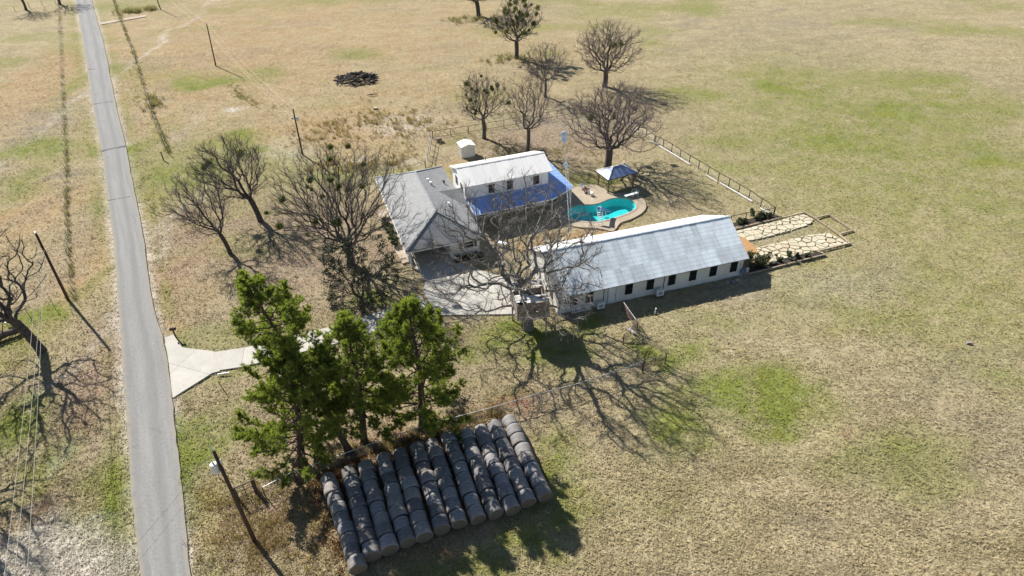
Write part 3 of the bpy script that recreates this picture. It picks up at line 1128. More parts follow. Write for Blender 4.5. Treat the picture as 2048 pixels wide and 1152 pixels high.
# ------------------------------------------------------------------ two-storey house
HAZ = math.radians(19.8)
HO = G(927, 376, 5.0)[:2]
house = thing('two_storey_house', 'white two storey house with white ribbed metal gable roof', 'house', (HO[0], HO[1], 0), HAZ)
HL, HD, HE, HR = 12.25, 6.45, 5.0, 6.25
for (a, b, c, d) in ((.3, 11.75, .42, .57), (.3, 11.75, 5.9, 6.05)):
    MB().box(a, b, c, d, -.2, 5.12).build('wall', M_['white'], house)
for s_ in (.3, 11.6):
    m = MB()
    P = [(s_, .57, -.2), (s_, 5.9, -.2), (s_, 5.9, 5.1), (s_, HD / 2, HR - .1), (s_, .57, 5.1)]
    V = P + [(a + .15, b, c) for a, b, c in P]
    m.add(V, [tuple(range(5)), tuple(range(5, 10))[::-1]] + [(i, 5 + i, 5 + (i + 1) % 5, (i + 1) % 5) for i in range(5)])
    m.build('gable_wall', M_['white'], house)
m = MB()
m.sheet([(0, 0, HE), (HL, 0, HE), (HL, HD / 2, HR), (0, HD / 2, HR)], .1)
m.sheet([(0, HD, HE), (HL, HD, HE), (HL, HD / 2, HR), (0, HD / 2, HR)], .1)
hroof = m.build('roof', M_['white'], house)
panel_slope(hroof, M_['whiteroof'], 0, HL, 14, 1, 0, HE, HD / 2, HR, ribs=4, rh=.03)
panel_slope(hroof, M_['whiteroof'], 0, HL, 14, 1, HD, HE, HD / 2, HR, ribs=4, rh=.03)
m = MB()
m.sheet([(0, HD / 2, HR + .10), (HL, HD / 2, HR + .10), (HL, HD / 2 - .2, HR + .02), (0, HD / 2 - .2, HR + .02)], .015)
m.sheet([(0, HD / 2, HR + .10), (HL, HD / 2, HR + .10), (HL, HD / 2 + .2, HR + .02), (0, HD / 2 + .2, HR + .02)], .015)
m.build('ridge_cap', M_['whiteroof'], hroof)
m = MB(); m.tube([(4.4, 4.3, 5.8), (4.4, 4.3, 6.55)], .05, 8); m.build('vent_pipe', M_['trimdark'], hroof)
for s_ in (3.85, 6.35, 10.05):
    window(house, s_, 3.45, 4.45, .62, .42, M_['trimdark'], frame=.1)
window(house, 1.9, 3.5, 4.5, .7, .3, M_['trimdark'], axis='t', frame=.08)
window(house, 4.2, 3.5, 4.5, .7, .3, M_['trimdark'], axis='t', frame=.08)
# skirt roof round the ground floor
pr = MB()
zi, ze = 3.1, 2.4
SW, S2, EE, NE = (.5, -2.65), (11.3, -2.45), (15.05, -.5), (14.9, 8.8)
pr.sheet([(.5, .40, zi - .06), (11.75, .40, zi - .06), (S2[0], S2[1], ze - .06), (SW[0], SW[1], ze - .06)], .08)
porch = pr.build('porch_roof', M_['white'], house)
def quads_panels(A, B, C, D, n):
    A, B, C, D = map(np.array, (A, B, C, D))
    for i in range(n):
        t0, t1 = i / n, (i + 1) / n - .004
        P = [A * (1 - t0) + B * t0, A * (1 - t1) + B * t1, D * (1 - t1) + C * t1, D * (1 - t0) + C * t0]
        m = MB(); m.sheet(P, .025)
        d = nrm(P[3] - P[0])
        m.bar(P[0] + (0, 0, .0), P[3] + (0, 0, .0), .03, .03)
        m.build('roof_panel', M_['porchroof'], porch)
quads_panels((.5, .41, zi), (11.76, .41, zi), (*S2, ze), (*SW, ze), 12)
m = MB(); m.sheet([(11.77, .41, zi), (*S2, ze), (*EE, ze)], .025); m.build('roof_panel', M_['porchroof'], porch)
quads_panels((11.77, .43, zi), (11.77, 6.2, zi), (*NE, ze), (EE[0], EE[1] + .02, ze), 9)
m = MB()
for a, b in ((SW, S2), (S2, EE), (EE, NE)):
    m.bar((*a, ze - .09), (*b, ze - .09), .06, .16)
m.build('fascia', M_['white'], porch)
m = MB(); m.sheet([(.52, .4, zi - .05), (.52, -2.6, ze - .05), (.52, .4, ze - .05)], .03); m.build('gable_board', M_['white'], porch)
for (s_, t_) in ((.8, -2.4), (4, -2.4), (7.5, -2.35), (11.2, -2.25), (14.7, -.5), (14.7, 4.), (14.6, 8.4)):
    m = MB(); m.box(s_ - .07, s_ + .07, t_ - .07, t_ + .07, -.1, ze - .1); m.build('porch_post', M_['white'], house)
m = MB()
for s_ in (2.2, 5.4, 8.8):
    m.box(s_ - .6, s_ + .6, .36, .40, .2, 2.1)
m.build('glazed_door', M_['glass'], house)

# ------------------------------------------------------------------ hipped house with carport
SAZ = math.radians(19.0)
SO = G(811.7, 504, 2.6)[:2]
sh = thing('ranch_house', 'low ranch house with grey shingled hip roof and open carport', 'house', (SO[0], SO[1], 0), SAZ)
SL, SD, SE_, SR = 9.45, 19.6, 2.6, 4.95
r0, r1, rs = 3.9, 14.7, 4.73
A, B, C, D = (0, 0, SE_), (SL, 0, SE_), (SL, SD, SE_), (0, SD, SE_)
R0, R1 = (rs, r0, SR), (rs, r1, SR)
m = MB(); m.sheet([A, B, R0], .12); hr = m.build('roof', M_['shingle'], sh)
for P in ([B, C, R1, R0], [C, D, R1], [D, A, R0, R1]):
    m = MB(); m.sheet(P, .12); m.build('roof_slope', M_['shingle'], hr)
def ridge(a, b):
    m = MB(); a = np.array(a); b = np.array(b)
    m.bar(a + (0, 0, .02), b + (0, 0, .02), .22, .05); m.build('ridge_cap', M_['shingle'], hr)
for a, b in ((A, R0), (B, R0), (R0, R1), (R1, C), (R1, D)):
    ridge(a, b)
# little cross gable towards the two-storey house
def SW_(x, y, z):
    p = G(x, y, z)[:2] - SO
    c, s = math.cos(SAZ), math.sin(SAZ)
    return (p[0] * c + p[1] * s, -p[0] * s + p[1] * c)
g0 = SW_(871, 384, 4.0)
gt = g0[1]
m = MB()
m.sheet([(g0[0] - .2, gt, 4.0), (11.3, gt, 3.95), (11.3, gt - 2.3, 2.62), (8.7, gt - 2.3, 2.62)], .1)
m.sheet([(g0[0] - .2, gt, 4.0), (11.3, gt, 3.95), (11.3, gt + 2.3, 2.62), (8.7, gt + 2.3, 2.62)], .1)
m.build('roof_slope', M_['shingle'], hr)
m = MB(); m.box(9.0, 11.2, gt - 1.9, gt + 1.9, -.2, 2.6); m.build('wall', M_['white'], sh)
for (s_, t_) in ((5.9, 12.6), (6.05, 11.8), (7.0, 6.6), (8.2, 13.5)):
    zt = SR - (s_ - rs) / rs * (SR - SE_)
    m = MB(); m.tube([(s_, t_, zt - .05), (s_, t_, zt + .28)], .12, 8); m.tube([(s_, t_, zt + .28), (s_, t_, zt + .36)], .19, 8)
    m.build('roof_vent', M_['white'] if s_ < 8 else M_['trimdark'], hr)
m = MB(); m.box(.45, .6, 6.6, 19.1, -.2, 2.5); m.build('wall', M_['white'], sh)
m = MB(); m.box(8.85, 9.0, .6, 19.1, -.2, 2.5); m.build('wall', M_['white'], sh)
m = MB(); m.box(.45, 9.0, 19.1, 19.25, -.2, 2.5); m.build('wall', M_['white'], sh)
m = MB(); m.box(5.5, 9.0, .45, .6, -.2, 2.52); m.build('wall', M_['white'], sh)
m = MB(); m.box(5.35, 5.5, .45, 6.6, -.2, 2.52); m.build('wall', M_['white'], sh)
m = MB(); m.box(.45, 5.35, 6.6, 6.75, -.2, 2.52); m.build('wall', M_['inside'], sh)
m = MB(); m.box(.42, .57, 1.6, 6.6, -.2, 1.0); m.build('half_wall', M_['white'], sh)
m = MB()
for P in ((A, B), (B, C), (C, D), (D, A)):
    m.bar(np.array(P[0]) - (0, 0, .2), np.array(P[1]) - (0, 0, .2), .05, .18)
m.build('fascia', M_['white'], sh)
for (s_, t_) in ((.55, .55), (.55, 3.6)):
    m = MB(); m.box(s_ - .09, s_ + .09, t_ - .09, t_ + .09, -.1, 2.5); m.build('carport_post', M_['white'], sh)
window(sh, 7.6, 1.2, 2.0, 1.3, .45, M_['white'], shutters=True)
for t_ in (9.5, 13, 16.5):
    window(sh, t_, .9, 2.0, 1.0, .45, M_['trimdark'], axis='t')

# ------------------------------------------------------------------ metal shed
GS = G(924, 316)[:2]
shed = thing('garden_shed', 'small white ribbed metal shed with low gable roof', 'shed', (GS[0], GS[1], 0), math.radians(21.5))
m = MB()
wS, dS, hS = 2.15, 1.9, 1.75
m.box(0, wS, 0, dS, -.1, hS)
for i in range(14):
    x = .06 + i * (wS - .12) / 13
    m.box(x - .03, x + .03, -.025, 0, -.1, hS - .05)
for i in range(11):
    y = .1 + i * (dS - .2) / 10
    m.box(-.02, 0, y - .03, y + .03, -.1, hS - .05)
m.build('wall', M_['cream'], shed)
for P in ([(-.1, -.1, hS - .02), (wS / 2, -.1, hS + .32), (wS / 2, dS + .1, hS + .32), (-.1, dS + .1, hS - .02)], [(wS + .1, -.1, hS - .02), (wS / 2, -.1, hS + .32), (wS / 2, dS + .1, hS + .32), (wS + .1, dS + .1, hS - .02)]):
    m = MB(); m.sheet(P, .04); m.build('roof', M_['whiteroof'], shed)
m = MB(); m.add([(0, -.005, hS), (wS, -.005, hS), (wS / 2, -.005, hS + .3)], [(0, 1, 2)]); m.build('gable', M_['cream'], shed)
m = MB(); m.box(wS, wS + .03, .4, 1.5, 0, 1.6); m.build('door', M_['white'], shed)

# ------------------------------------------------------------------ pavilion
PO = np.array([13.5, 82.46])
PZ = math.atan2(84.28 - 82.46, 17.25 - 13.5)
pav = thing('pavilion', 'small open pavilion with blue grey hipped metal roof on four posts', 'pavilion', (PO[0], PO[1], 0), PZ)
pw, pd = 4.15, 2.5
for s_, t_ in ((0, 0), (pw, 0), (0, pd), (pw, pd)):
    m = MB(); m.box(s_ - .08, s_ + .08, t_ - .08, t_ + .08, -.1, 2.3); m.build('post', M_['rustpipe'], pav)
e = .35
a, b, c, d = (-e, -e, 2.3), (pw + e, -e, 2.3), (pw + e, pd + e, 2.3), (-e, pd + e, 2.3)
q0, q1 = (1.35, pd / 2, 3.2), (pw - 1.35, pd / 2, 3.2)
m = MB(); m.sheet([a, b, q1, q0], .05); pvr = m.build('roof', M_['pavroof'], pav)
for P in ([b, c, q1], [c, d, q0, q1], [d, a, q0]):
    m = MB(); m.sheet(P, .05); m.build('roof_slope', M_['pavroof'], pvr)
for P in ((a, q0), (b, q1), (c, q1), (d, q0), (q0, q1)):
    m = MB(); m.bar(np.array(P[0]) + (0, 0, .03), np.array(P[1]) + (0, 0, .03), .16, .04); m.build('ridge_cap', M_['whiteroof'], pvr)
m = MB()
for P in ((a, b), (b, c), (c, d), (d, a)):
    m.bar(np.array(P[0]) * (1, 1, .965), np.array(P[1]) * (1, 1, .965), .05, .14)
m.build('fascia', M_['rustpipe'], pav)

# ------------------------------------------------------------------ flagstone patio
def clip(poly, p, nn):
    out = []
    k = len(poly)
    for i in range(k):
        A_, B_ = poly[i], poly[(i + 1) % k]
        da, db = (A_[0] - p[0]) * nn[0] + (A_[1] - p[1]) * nn[1], (B_[0] - p[0]) * nn[0] + (B_[1] - p[1]) * nn[1]
        if da <= 0:
            out.append(A_)
        if (da <= 0) != (db <= 0):
            t = da / (da - db)
            out.append((A_[0] + (B_[0] - A_[0]) * t, A_[1] + (B_[1] - A_[1]) * t))
    return out


def flagstones(poly, size, root, seed, gap=.10):
    r = np.random.default_rng(seed)
    P = np.array(poly)
    lo, hi = P.min(0), P.max(0)
    S = []
    nx, ny = int((hi[0] - lo[0]) / size) + 2, int((hi[1] - lo[1]) / size) + 2
    for i in range(-1, nx + 1):
        for j in range(-1, ny + 1):
            S.append((lo[0] + (i + .5 + (r.random() - .5) * .95) * size, lo[1] + (j + .5 + (r.random() - .5) * .95) * size * .9))
    S = np.array(S)
    for k in range(len(S)):
        d = np.linalg.norm(S - S[k], axis=1)
        cell = [tuple(t) for t in P]
        for q in np.argsort(d)[1:18]:
            mid = (S[q] + S[k]) / 2
            cell = clip(cell, mid, S[q] - S[k])
            if len(cell) < 3:
                break
        if len(cell) < 3:
            continue
        C_ = np.array(cell)
        ar = abs(sum(C_[i][0] * C_[(i + 1) % len(C_)][1] - C_[(i + 1) % len(C_)][0] * C_[i][1] for i in range(len(C_)))) / 2
        if ar < .09:
            continue
        cc = C_.mean(0)
        rr = np.linalg.norm(C_ - cc, axis=1)
        C_ = cc + (C_ - cc) * ((rr - gap * (0.55 + 1.0 * r.random())) / rr)[:, None]
        z = .03 + .03 * r.random()
        MB().slab([tuple(t) for t in C_], -.2, z).build('stone', M_['limestone'], root)


def P7(L):
    return PX([(1440 + x / 6.777, 400 + y / 6.777) for x, y in L])


patio = tag(thing('patio', None, None), kind='structure')
up_ = P7([(190, 430), (1130, 190), (1270, 260), (1235, 330), (860, 445), (400, 560), (225, 480)])
dn_ = P7([(480, 650), (1200, 475), (1480, 445), (1740, 585), (1290, 690), (640, 860), (440, 830), (430, 760), (520, 700)])
flagstones(up_, .98, patio, 3)
flagstones(dn_, .95, patio, 5)
FLAT.append(up_); FLAT.append(dn_)
MB().slab(P7([(240, 500), (330, 495), (530, 700), (385, 725)]), -.2, .02).build('sand_bed', M_['sand'], patio)
tb = [((190, 400), (1150, 172)), ((1150, 172), (1290, 252)), ((1290, 252), (1610, 470)), ((1610, 470), (1760, 590)), ((1760, 590), (1320, 700)), ((1290, 250), (1480, 203)), ((1480, 203), (1800, 415)), ((1800, 415), (1610, 472)), ((1300, 700), (1430, 745)), ((1430, 745), (1080, 830)), ((1070, 835), (640, 945)), ((640, 945), (360, 1010)), ((185, 385), (840, 243))]
for a, b in tb:
    p, q = P7([a, b])
    L = np.linalg.norm(q - p)
    k = max(1, int(round(L / 2.4)))
    for i in range(k):
        a_, b_ = p + (q - p) * (i / k), p + (q - p) * ((i + 1) / k - .01)
        MB().bar((*a_, .06), (*b_, .06), .14, .18).build('timber', M_['timber'], patio)
MB().slab(P7([(360, 1000), (640, 935), (1070, 825), (1420, 742), (1300, 708), (960, 790), (620, 880), (500, 830), (420, 860)]), -.2, .0).build('mulch_bed', M_['mulch'], patio)
MB().slab(P7([(170, 385), (850, 228), (720, 200), (560, 215), (330, 270), (140, 320)]), -.2, .0).build('mulch_bed', M_['mulch'], patio)
# ------------------------------------------------------------------ vegetation builders
def tubes_np(mb, A, B, ra, rb, k, mat=0):
    """many tapered prisms at once"""
    n = len(A)
    if n == 0:
        return
    T = B - A
    T /= np.linalg.norm(T, axis=1)[:, None] + 1e-9
    ref = np.where(np.abs(T[:, 2:3]) < .9, np.array([[0, 0, 1.]]), np.array([[1., 0, 0]]))
    s = np.cross(T, ref)
    s /= np.linalg.norm(s, axis=1)[:, None] + 1e-9
    u = np.cross(T, s)
    an = 2 * PI * np.arange(k) / k
    c, d = np.cos(an), np.sin(an)
    ring = s[:, None, :] * c[None, :, None] + u[:, None, :] * d[None, :, None]
    Va = A[:, None, :] + ring * ra[:, None, None]
    Vb = B[:, None, :] + ring * rb[:, None, None]
    V = np.concatenate([Va, Vb], 1).reshape(-1, 3)
    j = np.arange(k)
    base = np.stack([j, (j + 1) % k, k + (j + 1) % k, k + j], 1)
    Fq = (np.arange(n) * 2 * k)[:, None, None] + base[None]
    mb.add(V, Fq.reshape(-1, 4), mat)


def skeleton(rng, H, rad, trunk_h, n, lean=(0, 0), bf=.45, squash=1.0, step=.55, low=.0, jit=.06, shell=2.4, off=(0, 0), avoid=None):
    """branch skeleton that reaches for points spread through a crown; local coordinates, base at 0"""
    P = []
    par = []
    pl = []
    k = max(3, int(trunk_h / .5))
    for i in range(k + 1):
        t = i / k
        P.append((lean[0] * t * trunk_h / H + .08 * math.sin(3 * t), lean[1] * t * trunk_h / H + .06 * math.sin(2.2 * t), trunk_h * t - .15))
        par.append(i - 1)
        pl.append(max(0., (t - 1) * trunk_h))
    top = np.array(P[-1])
    P = np.array(P)
    pl = np.array(pl)
    par = list(par)
    ch = (H - trunk_h * (1 - low)) / 2
    cz = H - ch
    D = rng.normal(size=(n, 3))
    D /= np.linalg.norm(D, axis=1)[:, None]
    rr = rng.random(n) ** (1 / shell)
    T = D * rr[:, None] * np.array([rad, rad, ch * squash]) + np.array([lean[0] * .85 + off[0], lean[1] * .85 + off[1], cz])
    ang = np.arctan2(D[:, 1], D[:, 0])
    lob = 1 + .16 * np.sin(ang * 3 + rng.random() * 6) + .1 * np.sin(ang * 5 + rng.random() * 6)
    T[:, :2] = (T[:, :2] - np.array(off)) * lob[:, None] + np.array(off)
    T[:, 2] = np.maximum(T[:, 2], .9 + .5 * rng.random(n))
    if avoid is not None:
        T = T[~avoid(T)]
    order = np.argsort(np.linalg.norm(T - top, axis=1))
    first = k
    cap = n * 14 + 100
    NP = np.zeros((cap, 3))
    NL = np.full(cap, 1e9)
    ND = np.zeros((cap, 3))
    NP[:len(P)] = P
    NL[:len(P)] = np.where(np.arange(len(P)) >= max(k - 2, 1), 0.0, 1e9)
    ND[:len(P)] = (0, 0, 1)
    cnt = len(P)
    for q in order:
        t = T[q]
        v = t - NP[:cnt]
        dist = np.linalg.norm(v, axis=1)
        cosd = (v * ND[:cnt]).sum(1) / (dist + 1e-9)
        cost = dist + bf * NL[:cnt] + np.where(cosd < .1, (0.1 - cosd) * 2.5, 0)
        b = int(np.argmin(cost))
        d0 = dist[b]
        m = max(1, int(math.ceil(d0 / step)))
        if cnt + m >= cap:
            break
        p0 = NP[b]
        dirp = ND[b]
        prev = b
        # curve that leaves along the parent's heading
        ctrl = p0 + dirp * d0 * .35
        for i in range(1, m + 1):
            s_ = i / m
            p = (1 - s_) ** 2 * p0 + 2 * s_ * (1 - s_) * ctrl + s_ * s_ * t
            if i < m or True:
                p = p + rng.normal(size=3) * jit * min(1, d0 / 2)
            NP[cnt] = p
            dd = p - NP[prev]
            L = np.linalg.norm(dd) + 1e-9
            ND[cnt] = dd / L
            NL[cnt] = (NL[prev] if NL[prev] < 1e8 else 0) + L
            par.append(prev)
            prev = cnt
            cnt += 1
    NP, ND = NP[:cnt], ND[:cnt]
    par = np.array(par)
    tips = np.ones(cnt)
    haschild = np.zeros(cnt, bool)
    haschild[par[par >= 0]] = True
    w_ = np.where(haschild, 0.0, 1.0)
    for i in range(cnt - 1, 0, -1):
        if w_[i] == 0:
            w_[i] = 1
        w_[par[i]] += w_[i]
    return NP, ND, par, w_, ~haschild


def add_twigs(rng, mb, P, D, n_per, length, r, up=.25, droop=0.0, sub=3, mat=0):
    """sprays of fine twigs from the given nodes"""
    n = len(P) * n_per
    B0 = np.repeat(P, n_per, 0)
    d = np.repeat(D, n_per, 0) * .9 + rng.normal(size=(n, 3)) * .55
    d[:, 2] += up
    d /= np.linalg.norm(d, axis=1)[:, None]
    L = length * (.45 + .9 * rng.random(n))
    M1 = B0 + d * (L * .5)[:, None]
    d2 = d + rng.normal(size=(n, 3)) * .25
    d2[:, 2] += up * .3 - droop
    d2 /= np.linalg.norm(d2, axis=1)[:, None]
    E1 = M1 + d2 * (L * .5)[:, None]
    rr = np.full(n, r)
    tubes_np(mb, B0, M1, rr, rr * .75, 3, mat)
    tubes_np(mb, M1, E1, rr * .75, rr * .3, 3, mat)
    if sub:
        S0 = np.concatenate([B0 + (M1 - B0) * t for t in np.linspace(.4, 1, sub)])
        dd = np.concatenate([d] * sub) + rng.normal(size=(n * sub, 3)) * .6
        dd[:, 2] += up * .5 - droop
        dd /= np.linalg.norm(dd, axis=1)[:, None]
        ls = np.concatenate([L] * sub) * (.25 + .3 * rng.random(n * sub))
        tubes_np(mb, S0, S0 + dd * ls[:, None], np.full(n * sub, r * .55), np.full(n * sub, r * .25), 3, mat)


def leaf_cloud(rng, mb, C, R, n, size, mat=0, flat=1.0):
    """leaf-sized faces scattered round centres"""
    k = len(C)
    D = rng.normal(size=(k * n, 3))
    D /= np.linalg.norm(D, axis=1)[:, None]
    rad = rng.random(k * n) ** .5
    p = np.repeat(C, n, 0) + D * (rad * np.repeat(R, n))[:, None] * np.array([1, 1, flat])
    a = rng.normal(size=(k * n, 3))
    a /= np.linalg.norm(a, axis=1)[:, None]
    b = np.cross(a, D)
    b /= np.linalg.norm(b, axis=1)[:, None] + 1e-9
    s = size * (.6 + .8 * rng.random(k * n))[:, None]
    V = np.stack([p - a * s, p + b * s * .45, p + a * s, p - b * s * .45], 1).reshape(-1, 3)
    mb.add(V, np.arange(len(V)).reshape(-1, 4), mat)


def bare_tree(label, base, H, rad, trunk_h, trunk_r, n=420, lean=(0, 0), seed=1, bark='bark', twig='twig', mist=0, mist_r=.45, twigs=3, tlen=.8, tr=.0095, bf=.55, name='bare_tree', low=.0, droop=0.0, off=(0, 0), squash=1., shell=2.4, sub=3, mist_high=False, ex=.52, avoid=None):
    rng = np.random.default_rng(seed)
    root = thing(name, label, 'tree', (base[0], base[1], 0), 0, 'bare winter trees')
    P, D, par, w_, tip = skeleton(rng, H, rad, trunk_h, n, lean, bf, off=off, low=low, squash=squash, shell=shell, avoid=avoid)
    W = w_[0] if w_[0] > 0 else w_[1]
    r = np.maximum(trunk_r * (w_ / W) ** ex, tr * .9)
    r[0] *= 1.2
    r[1] *= 1.05
    i = np.arange(1, len(P))
    pa = par[1:]
    thick = r[i] > .22 * trunk_r
    mb = MB()
    a = thick
    rb = r[i]
    ra = np.where(pa <= 1, r[pa], np.minimum(r[pa], rb * 1.25))
    tubes_np(mb, P[pa[a]], P[i[a]] + D[i[a]] * rb[a][:, None] * .35, ra[a], rb[a], 8)
    mb.build('trunk', M_[bark], root, smooth=True)
    mb = MB()
    for lo, hi, k in ((.05, 9, 6), (.022, .05, 4), (0, .022, 3)):
        s = (~thick) & (rb > lo) & (rb <= hi)
        tubes_np(mb, P[pa[s]], P[i[s]], ra[s], rb[s], k, 0 if lo > .04 else 1)
    fine = np.where((r < max(.05, .14 * trunk_r)) & (np.arange(len(P)) > 6))[0]
    add_twigs(rng, mb, P[fine], D[fine], twigs, tlen, tr, droop=droop, mat=1, sub=sub)
    mb.build('crown', [M_[bark], M_[twig]], root)
    if mist:
        cand = np.where((r < .06) & (P[:, 2] > trunk_h + (H - trunk_h) * (.45 if mist_high else .25)))[0]
        for q in rng.choice(cand, mist, replace=False):
            m2 = MB()
            R_ = mist_r * (.55 + .9 * rng.random())
            leaf_cloud(rng, m2, P[q][None], np.array([R_ * 1.1]), int(180 + 260 * R_), .12)
            m2.build('mistletoe', M_['mistletoe'], root)
    return root


def pine(label, base, top, H, rad, trunk_r, seed, start=.28, tufts_per=22, seg=26, dens=1.0, name='pine_tree', gapp=.0):
    rng = np.random.default_rng(seed)
    root = thing(name, label, 'tree', (base[0], base[1], 0), 0, 'evergreen pines behind the hay bales')
    L = np.array([top[0] - base[0], top[1] - base[1], H])
    ts = np.linspace(0, 1, seg)
    bend = np.stack([np.sin(ts * 3.1) * .25, np.sin(ts * 4.3 + 1) * .2, 0 * ts], 1) * (ts * (1 - ts))[:, None] * 4
    axis = ts[:, None] * L + bend
    axis[0, 2] = -.2
    rad_t = trunk_r * (1 - ts) ** .8 + .03
    rad_t[0] *= 1.4
    mb = MB()
    mb.tube(axis, rad_t, 9)
    mb.build('trunk', M_['pinebark'], root, smooth=True)
    A, B, ra, rb = [], [], [], []
    TP, TD = [], []
    z = start
    side = 0
    while z < .985:
        f = (z - start) / (1 - start)
        prof = (math.sin(PI * min(1, f * .72 + .26)) ** .75) * (1 - .55 * f ** 2.2)
        nb = 5
        for b in range(nb):
            if rng.random() < .06 + gapp:
                continue
            side += 2.399 + rng.normal() * .35
            ln = rad * prof * (.55 + .6 * rng.random())
            p0 = np.array([np.interp(z, ts, axis[:, j]) for j in range(3)])
            el = -.12 + .75 * f + rng.normal() * .13
            d = np.array([math.cos(side) * math.cos(el), math.sin(side) * math.cos(el), math.sin(el)])
            m = max(3, int(ln / .45))
            p = p0
            br = trunk_r * .22 * (1 - .6 * f) + .012
            for s in range(m):
                t = s / m
                d = nrm(d + np.array([0, 0, .10 + .05 * f]) * (t > .3) + rng.normal(size=3) * .10)
                q = p + d * ln / m
                A.append(p); B.append(q); ra.append(br * (1 - t) + .01); rb.append(br * (1 - t - 1 / m) + .01)
                if t > .22 or f > .75:
                    # side shoots carry the needles
                    ns = 3 + int(4 * t)
                    for _ in range(ns):
                        sd = nrm(d * .7 + rng.normal(size=3) * .6 + np.array([0, 0, .25]))
                        sl = (.25 + .55 * rng.random()) * (1.1 - .4 * t) * min(1, ln / 2 + .3)
                        e = q + sd * sl
                        A.append(q); B.append(e); ra.append(.015); rb.append(.008)
                        for tt in (.45, .75, 1.0):
                            TP.append(q + sd * sl * tt + rng.normal(size=3) * .05)
                            TD.append(nrm(sd + np.array([0, 0, .35])))
                p = q
            for _ in range(3):
                TP.append(p + rng.normal(size=3) * .08); TD.append(d)
        z += (.55 + .3 * rng.random()) / H / dens
    for _ in range(14):
        TP.append(axis[-1] + rng.normal(size=3) * .22); TD.append(np.array([0, 0, 1.]))
    mb = MB()
    tubes_np(mb, np.array(A), np.array(B), np.array(ra), np.array(rb), 4, 0)
    TP, TD = np.array(TP), np.array(TD)
    k = tufts_per
    n = len(TP) * k
    c = np.repeat(TP, k, 0)
    d = np.repeat(TD, k, 0) + rng.normal(size=(n, 3)) * .62
    d /= np.linalg.norm(d, axis=1)[:, None]
    ln = .18 + .17 * rng.random(n)
    sd = np.cross(d, rng.normal(size=(n, 3)))
    sd /= np.linalg.norm(sd, axis=1)[:, None]
    wd = .026
    V = np.stack([c - sd * wd, c + sd * wd, c + d * ln[:, None] + sd * wd * .5], 1).reshape(-1, 3)
    mb.add(V, np.arange(len(V)).reshape(-1, 3), 1)
    mb.build('crown', [M_['pinebark'], M_['needle']], root)
    return root


def shrub(label, p, h, r, seed, mat='shrub', group=None, n=70, leaf=.09, name='shrub', z0=0):
    rng = np.random.default_rng(seed)
    root = thing(name, label, 'shrub', (p[0], p[1], z0), 0, group)
    mb = MB()
    A = np.zeros((9, 3))
    B = rng.normal(size=(9, 3)) * (r * .5, r * .5, .1) + (0, 0, h * .7)
    tubes_np(mb, A, B, np.full(9, .02), np.full(9, .008), 3)
    mb.build('stems', M_['bark'], root)
    mb = MB()
    k = 9
    C_ = rng.normal(size=(k, 3)) * (r * .42, r * .42, h * .16) + (0, 0, h * .58)
    leaf_cloud(rng, mb, C_, np.full(k, min(r, h) * .5), n, leaf)
    mb.build('foliage', M_[mat], root)
    return root


# ------------------------------------------------------------------ the bare trees
def gb(x, y):
    return G(x, y)[:2]


bare_tree('great bare tree growing up through the treehouse', gb(1056, 655), 16.8, 9.3, 3.2, .56, 930, (-1.8, .3), 11, 'palebark', 'palebark', twigs=3, tlen=.95, tr=.010, bf=.38, low=.8, off=(.2, .2), shell=2.8, ex=.495, avoid=lambda T: (np.abs(T[:, 0] + .4) < 3.2) & (T[:, 1] < 1.0) & (T[:, 2] < 6.5))
bare_tree('bare tree on the lawn nearest the road with forked trunk', gb(460, 505), 11.6, 4.3, 2.6, .25, 230, (-2.4, .3), 12, 'bark', 'twig', twigs=4, bf=.72, ex=.5)
bare_tree('leaning bare tree with one mistletoe ball at its top', gb(521, 441), 11.6, 5.0, 3.0, .36, 420, (-2.6, 1.0), 13, 'bark', 'twig', mist=3, mist_high=True, twigs=4, bf=.7, ex=.5)
bare_tree('broad bare tree dotted with mistletoe beside the grey shingled roof', gb(702, 528), 14.6, 8.3, 2.6, .46, 900, (-.3, .4), 14, 'bark', 'twig', mist=24, mist_r=.28, twigs=3, bf=.75, ex=.49)
bare_tree('dark bare tree leaning at left edge of the picture', gb(82, 700), 14.6, 6.2, 3.6, .43, 460, (-4.2, .3), 15, 'bark', 'twig', twigs=2, bf=.4, ex=.46)
bare_tree('bare tree with mistletoe on its left side behind the white shed', gb(968, 275), 10.6, 4.3, 2.8, .30, 480, (0, 0), 16, 'bark', 'pinkbark', mist=18, mist_r=.3, twigs=3)
bare_tree('tall narrow bare tree behind the white metal roof', gb(1055, 303), 12.6, 4.2, 3.6, .27, 400, (.5, 0), 17, 'bark', 'pinkbark', twigs=3)
bare_tree('slim grey bare tree behind the yard fence', gb(1090, 193), 9.6, 4.2, 2.6, .22, 360, (.2, 0), 18, 'bark', 'twig', twigs=3)
bare_tree('wide round bare tree alone in the pasture at right', gb(1209, 172), 11.6, 6.4, 2.6, .45, 640, (.3, .3), 19, 'bark', 'pinkbark', mist=2, twigs=3, tr=.012)
bare_tree('bare tree thick with mistletoe clumps in the far pasture', gb(1033, 115), 11.6, 5.6, 3.2, .42, 460, (0, 0), 20, 'bark', 'twig', mist=40, mist_r=.42, twigs=3, tr=.012)
bare_tree('bare tree cut by the top edge above the mistletoe tree', gb(957, 31), 11, 6.2, 3.0, .5, 380, (-1, 0), 21, 'bark', 'twig', mist=6, twigs=3, tr=.012)
bare_tree('spreading bare tree shading the pavilion by the pool', gb(1215, 332), 12.2, 6.9, 2.7, .52, 900, (.4, .5), 22, 'bark', 'pinkbark', mist=3, mist_r=.35, twigs=3, bf=.5)
bare_tree('small bare tree in the top left corner', gb(52, 19), 10, 4.5, 2.5, .3, 260, (0, 0), 23, 'bark', 'twig', twigs=3, tr=.012)
